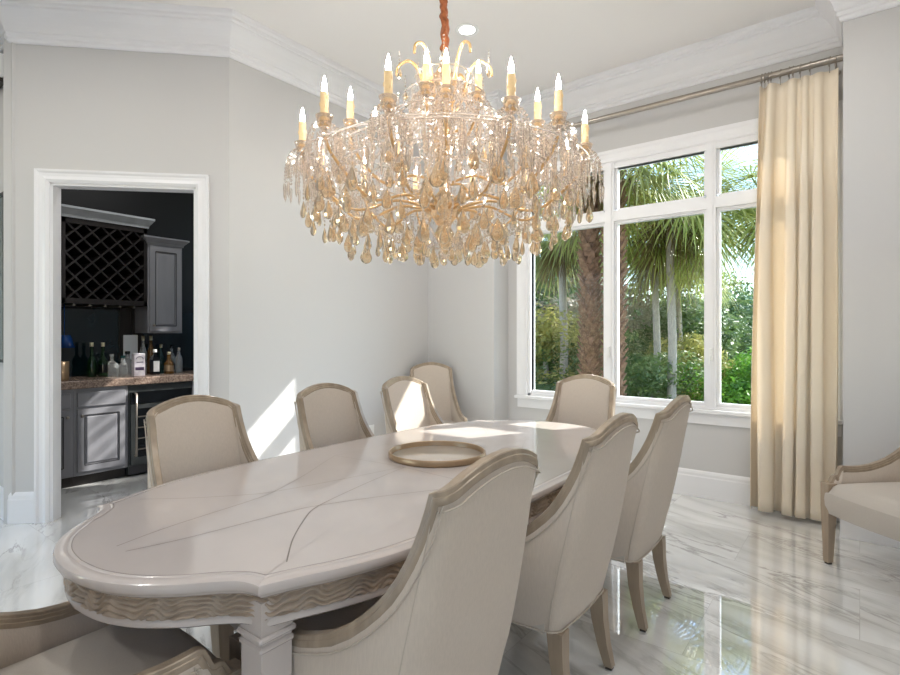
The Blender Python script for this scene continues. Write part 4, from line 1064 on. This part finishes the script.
palm(614, 8.6, 4.4, 0.12, True, 'shaggy palm half behind the left window mullion', 15, 1.0, 1.1, 2, 'frond', 2)
palm(563, 12.0, 3.7, 0.09, False, 'slim grey-trunked palm in the left window light', 15, 0.7, 0.95, 9, 'frondolive', 3, 32)
palm(656, 11.5, 3.45, 0.075, False, 'leftmost of three slim grey palms in the middle window light', 15, 0.75, 0.95, 8, 'frond', 4, 32)
palm(671, 10.2, 4.0, 0.08, False, 'middle one of three slim grey palms, with the big bright fan crown', 15, 0.8, 1.25, 8, 'frond', 5, 32)
palm(679, 13.0, 3.3, 0.07, False, 'rightmost of three slim grey palms in the middle window light', 14, 0.7, 0.9, 7, 'frond', 6, 32)
palm(764, 10.0, 3.9, 0.10, False, 'palm standing behind the curtain edge, fronds in the right window light', 14, 1.0, 1.2, 3, 'frond', 7, 32)
palm(845, 9.0, 4.2, 0.12, False, 'palm to the right of the window niche', 13, 1.0, 1.15, 2, 'frond', 8, 32)
# broadleaf shrubs and trees
def foliage_mesh(seed, n=2600, leaf=0.11):
    random.seed(seed); mb = MB(); blobs = [(Vector((random.gauss(0, .45), random.gauss(0, .45), random.uniform(-.55, .6))), random.uniform(.35, .6)) for _ in range(11)]
    for _ in range(n):
        c, r = random.choice(blobs); v = Vector((random.gauss(0, 1), random.gauss(0, 1), random.gauss(0, 1))).normalized()
        p = c + v * r * random.uniform(.75, 1.05)
        nn = (v + Vector((random.gauss(0, .6), random.gauss(0, .6), random.gauss(0, .6) + .3))).normalized(); t = nn.orthogonal().normalized(); t = Matrix.Rotation(random.uniform(0, 6.28), 3, nn) @ t; b = nn.cross(t)
        s = leaf * random.uniform(.6, 1.3)
        mb.add([p - t * s, p - b * s * .42, p + t * s, p + b * s * .42], [(0, 1, 2, 3)])
    return mb
FM = {}
def shrub(px, Y, zc, sx, sz, m, label, seed, trunk=True, cat='shrub', n=7000, leaf=0.05):
    x, y = cam2w(px, Y); nm = 'garden_tree' if cat == 'tree' else 'garden_shrub'
    r = empty(nm, (x, y, GZ)); tag(r, label, cat, 'broadleaf ' + cat + 's outside the window')
    o = foliage_mesh(seed, n, leaf).build('foliage', M[m], r); o.location = (0, 0, zc - GZ); o.scale = (sx, sx, sz)
    if trunk: MB().tube([(0, 0, 0), (0.05, 0.02, (zc - GZ) * .6), (0, 0, zc - GZ)], [0.10, 0.08, 0.05], 8).build('trunk', M['greybark'], r)
shrub(545, 12.5, 0.75, 1.5, 1.15, 'bushyellow', 'yellow-green shrub at the left edge of the left window light', 21)
shrub(535, 11.0, -0.1, 1.1, 0.5, 'bushgreen', 'low dark shrub at the lower left window corner', 22)
shrub(570, 15.0, 1.3, 2.0, 1.5, 'bushgrey', 'grey-brown thicket behind the slim left palm', 23)
shrub(598, 12.5, 0.3, 1.3, 1.0, 'bushgreen', 'dark green shrub beside the shaggy trunk', 24)
shrub(640, 10.5, 0.25, 1.1, 0.95, 'bushgreen', 'dense green shrub at the foot of the middle window light', 25)
shrub(655, 14.5, 1.0, 1.8, 1.4, 'bushgreen', 'green thicket behind the three slim palms', 26)
shrub(692, 12.0, 0.4, 1.0, 0.95, 'bushyellow', 'yellowish shrub right of the three slim palms', 27)
shrub(735, 10.5, 0.35, 1.1, 0.75, 'bushbright', 'bright green shrub low in the right window light', 28)
shrub(790, 10.5, 0.4, 1.2, 0.9, 'bushbright', 'bright green shrub behind the curtain', 29)
shrub(735, 16.0, 1.0, 1.8, 1.2, 'bushgreen', 'mid green tree above the bright shrub in the right light', 30, cat='tree')
shrub(722, 24.0, 2.0, 2.2, 2.2, 'treegreen', 'distant blue-green tree against the sky in the right light', 31, cat='tree')
shrub(690, 22.0, 1.6, 2.8, 1.9, 'bushgreen', 'distant green tree behind the fan crown', 32, cat='tree')
shrub(620, 21.0, 2.2, 3.2, 2.4, 'bushgreen', 'large distant tree behind the left mullion', 33, cat='tree')
shrub(555, 20.0, 2.2, 2.8, 2.2, 'bushgrey', 'distant brownish tree behind the slim left palm', 34, cat='tree')
shrub(510, 17.0, 1.8, 2.6, 2.6, 'bushgreen', 'tall tree left of the window behind the pier', 35, cat='tree')
shrub(780, 22.0, 1.2, 2.6, 1.7, 'treegreen', 'distant low tree behind the curtain', 36, cat='tree')

# ------------------------------------------------------------------ light
w = bpy.data.worlds.new('sky'); scn.world = w; w.use_nodes = True; nt = w.node_tree; bg = nt.nodes['Background']
sky = nt.nodes.new('ShaderNodeTexSky'); sky.sky_type = 'NISHITA'; sky.sun_disc = False
SD = Vector((0.55, 1.0, 0.89)).normalized()
sky.sun_elevation = math.asin(SD.z); sky.sun_rotation = math.atan2(SD.x, SD.y); sky.air_density = 1.0; sky.dust_density = 0.0; sky.ozone_density = 1.0
nt.links.new(sky.outputs[0], bg.inputs[0]); bg.inputs[1].default_value = 0.25
sl = bpy.data.lights.new('sun', 'SUN'); sl.energy = 5.2; sl.angle = math.radians(0.6); sl.color = (1, 0.97, 0.92)
so_ = bpy.data.objects.new('sun', sl); COL.objects.link(so_); so_.rotation_euler = SD.to_track_quat('Z', 'Y').to_euler(); so_.location = (5, 12, 9)
def can_lamp(x, y, e, root=None):
    l = bpy.data.lights.new('can', 'AREA'); l.shape = 'DISK'; l.size = 0.12; l.energy = e; l.color = (1, 0.99, 0.98); l.spread = math.radians(170)
    o = bpy.data.objects.new('can_lamp', l); COL.objects.link(o)
    if root: o.parent = root; o.location = (0, 0, -0.004)
    else: o.location = (x, y, CEIL - 0.012)
    return o
CAN = 5
can_lamp(0, 0, CAN, dl)
b2 = copy_tree(dl); b2.location = (-5.0, 2.2, CEIL); tag(b2, 'added recessed light brightening the bar, out of view', 'ceiling light')  # unseen lamp added to brighten the bar cabinets
for c_ in b2.children:
    if c_.type == 'LIGHT': c_.data = c_.data.copy(); c_.data.energy = 8
for (x, y) in ((-3.5, 0.5), (-0.6, 0.6), (-0.3, 3.3), (-2.4, -1.8), (-0.4, -1.8), (-5.2, -0.6), (0.9, 1.6)):  # unseen lamps added as fill for the room and left wall
    d2 = copy_tree(dl); d2.location = (x, y, CEIL); tag(d2, 'added recessed ceiling light outside the picture to brighten the room', 'ceiling light', 'added fill lights out of view')
    if x == -3.5:
        for c_ in d2.children:
            if c_.type == 'LIGHT': c_.data = c_.data.copy(); c_.data.energy = 6

# ------------------------------------------------------------------ camera
cam = bpy.data.cameras.new('camera'); cam.sensor_fit = 'HORIZONTAL'; cam.sensor_width = 36.0; cam.lens = 534 / 900 * 36.0; cam.shift_y = -2.5 / 900; cam.clip_start = 0.02; cam.clip_end = 300
co = bpy.data.objects.new('camera', cam); COL.objects.link(co); co.location = (0, 0, 1.36); co.rotation_euler = (math.radians(90), 0, math.radians(37.5)); scn.camera = co
vs = scn.view_settings; vs.view_transform = 'Standard'; vs.look = 'None'; vs.exposure = 1.12; vs.gamma = 1.0; vs.use_curve_mapping = False
cy = scn.cycles; cy.use_denoising = True; cy.max_bounces = 14; cy.transparent_max_bounces = 24; cy.transmission_bounces = 10; cy.sample_clamp_indirect = 6.0
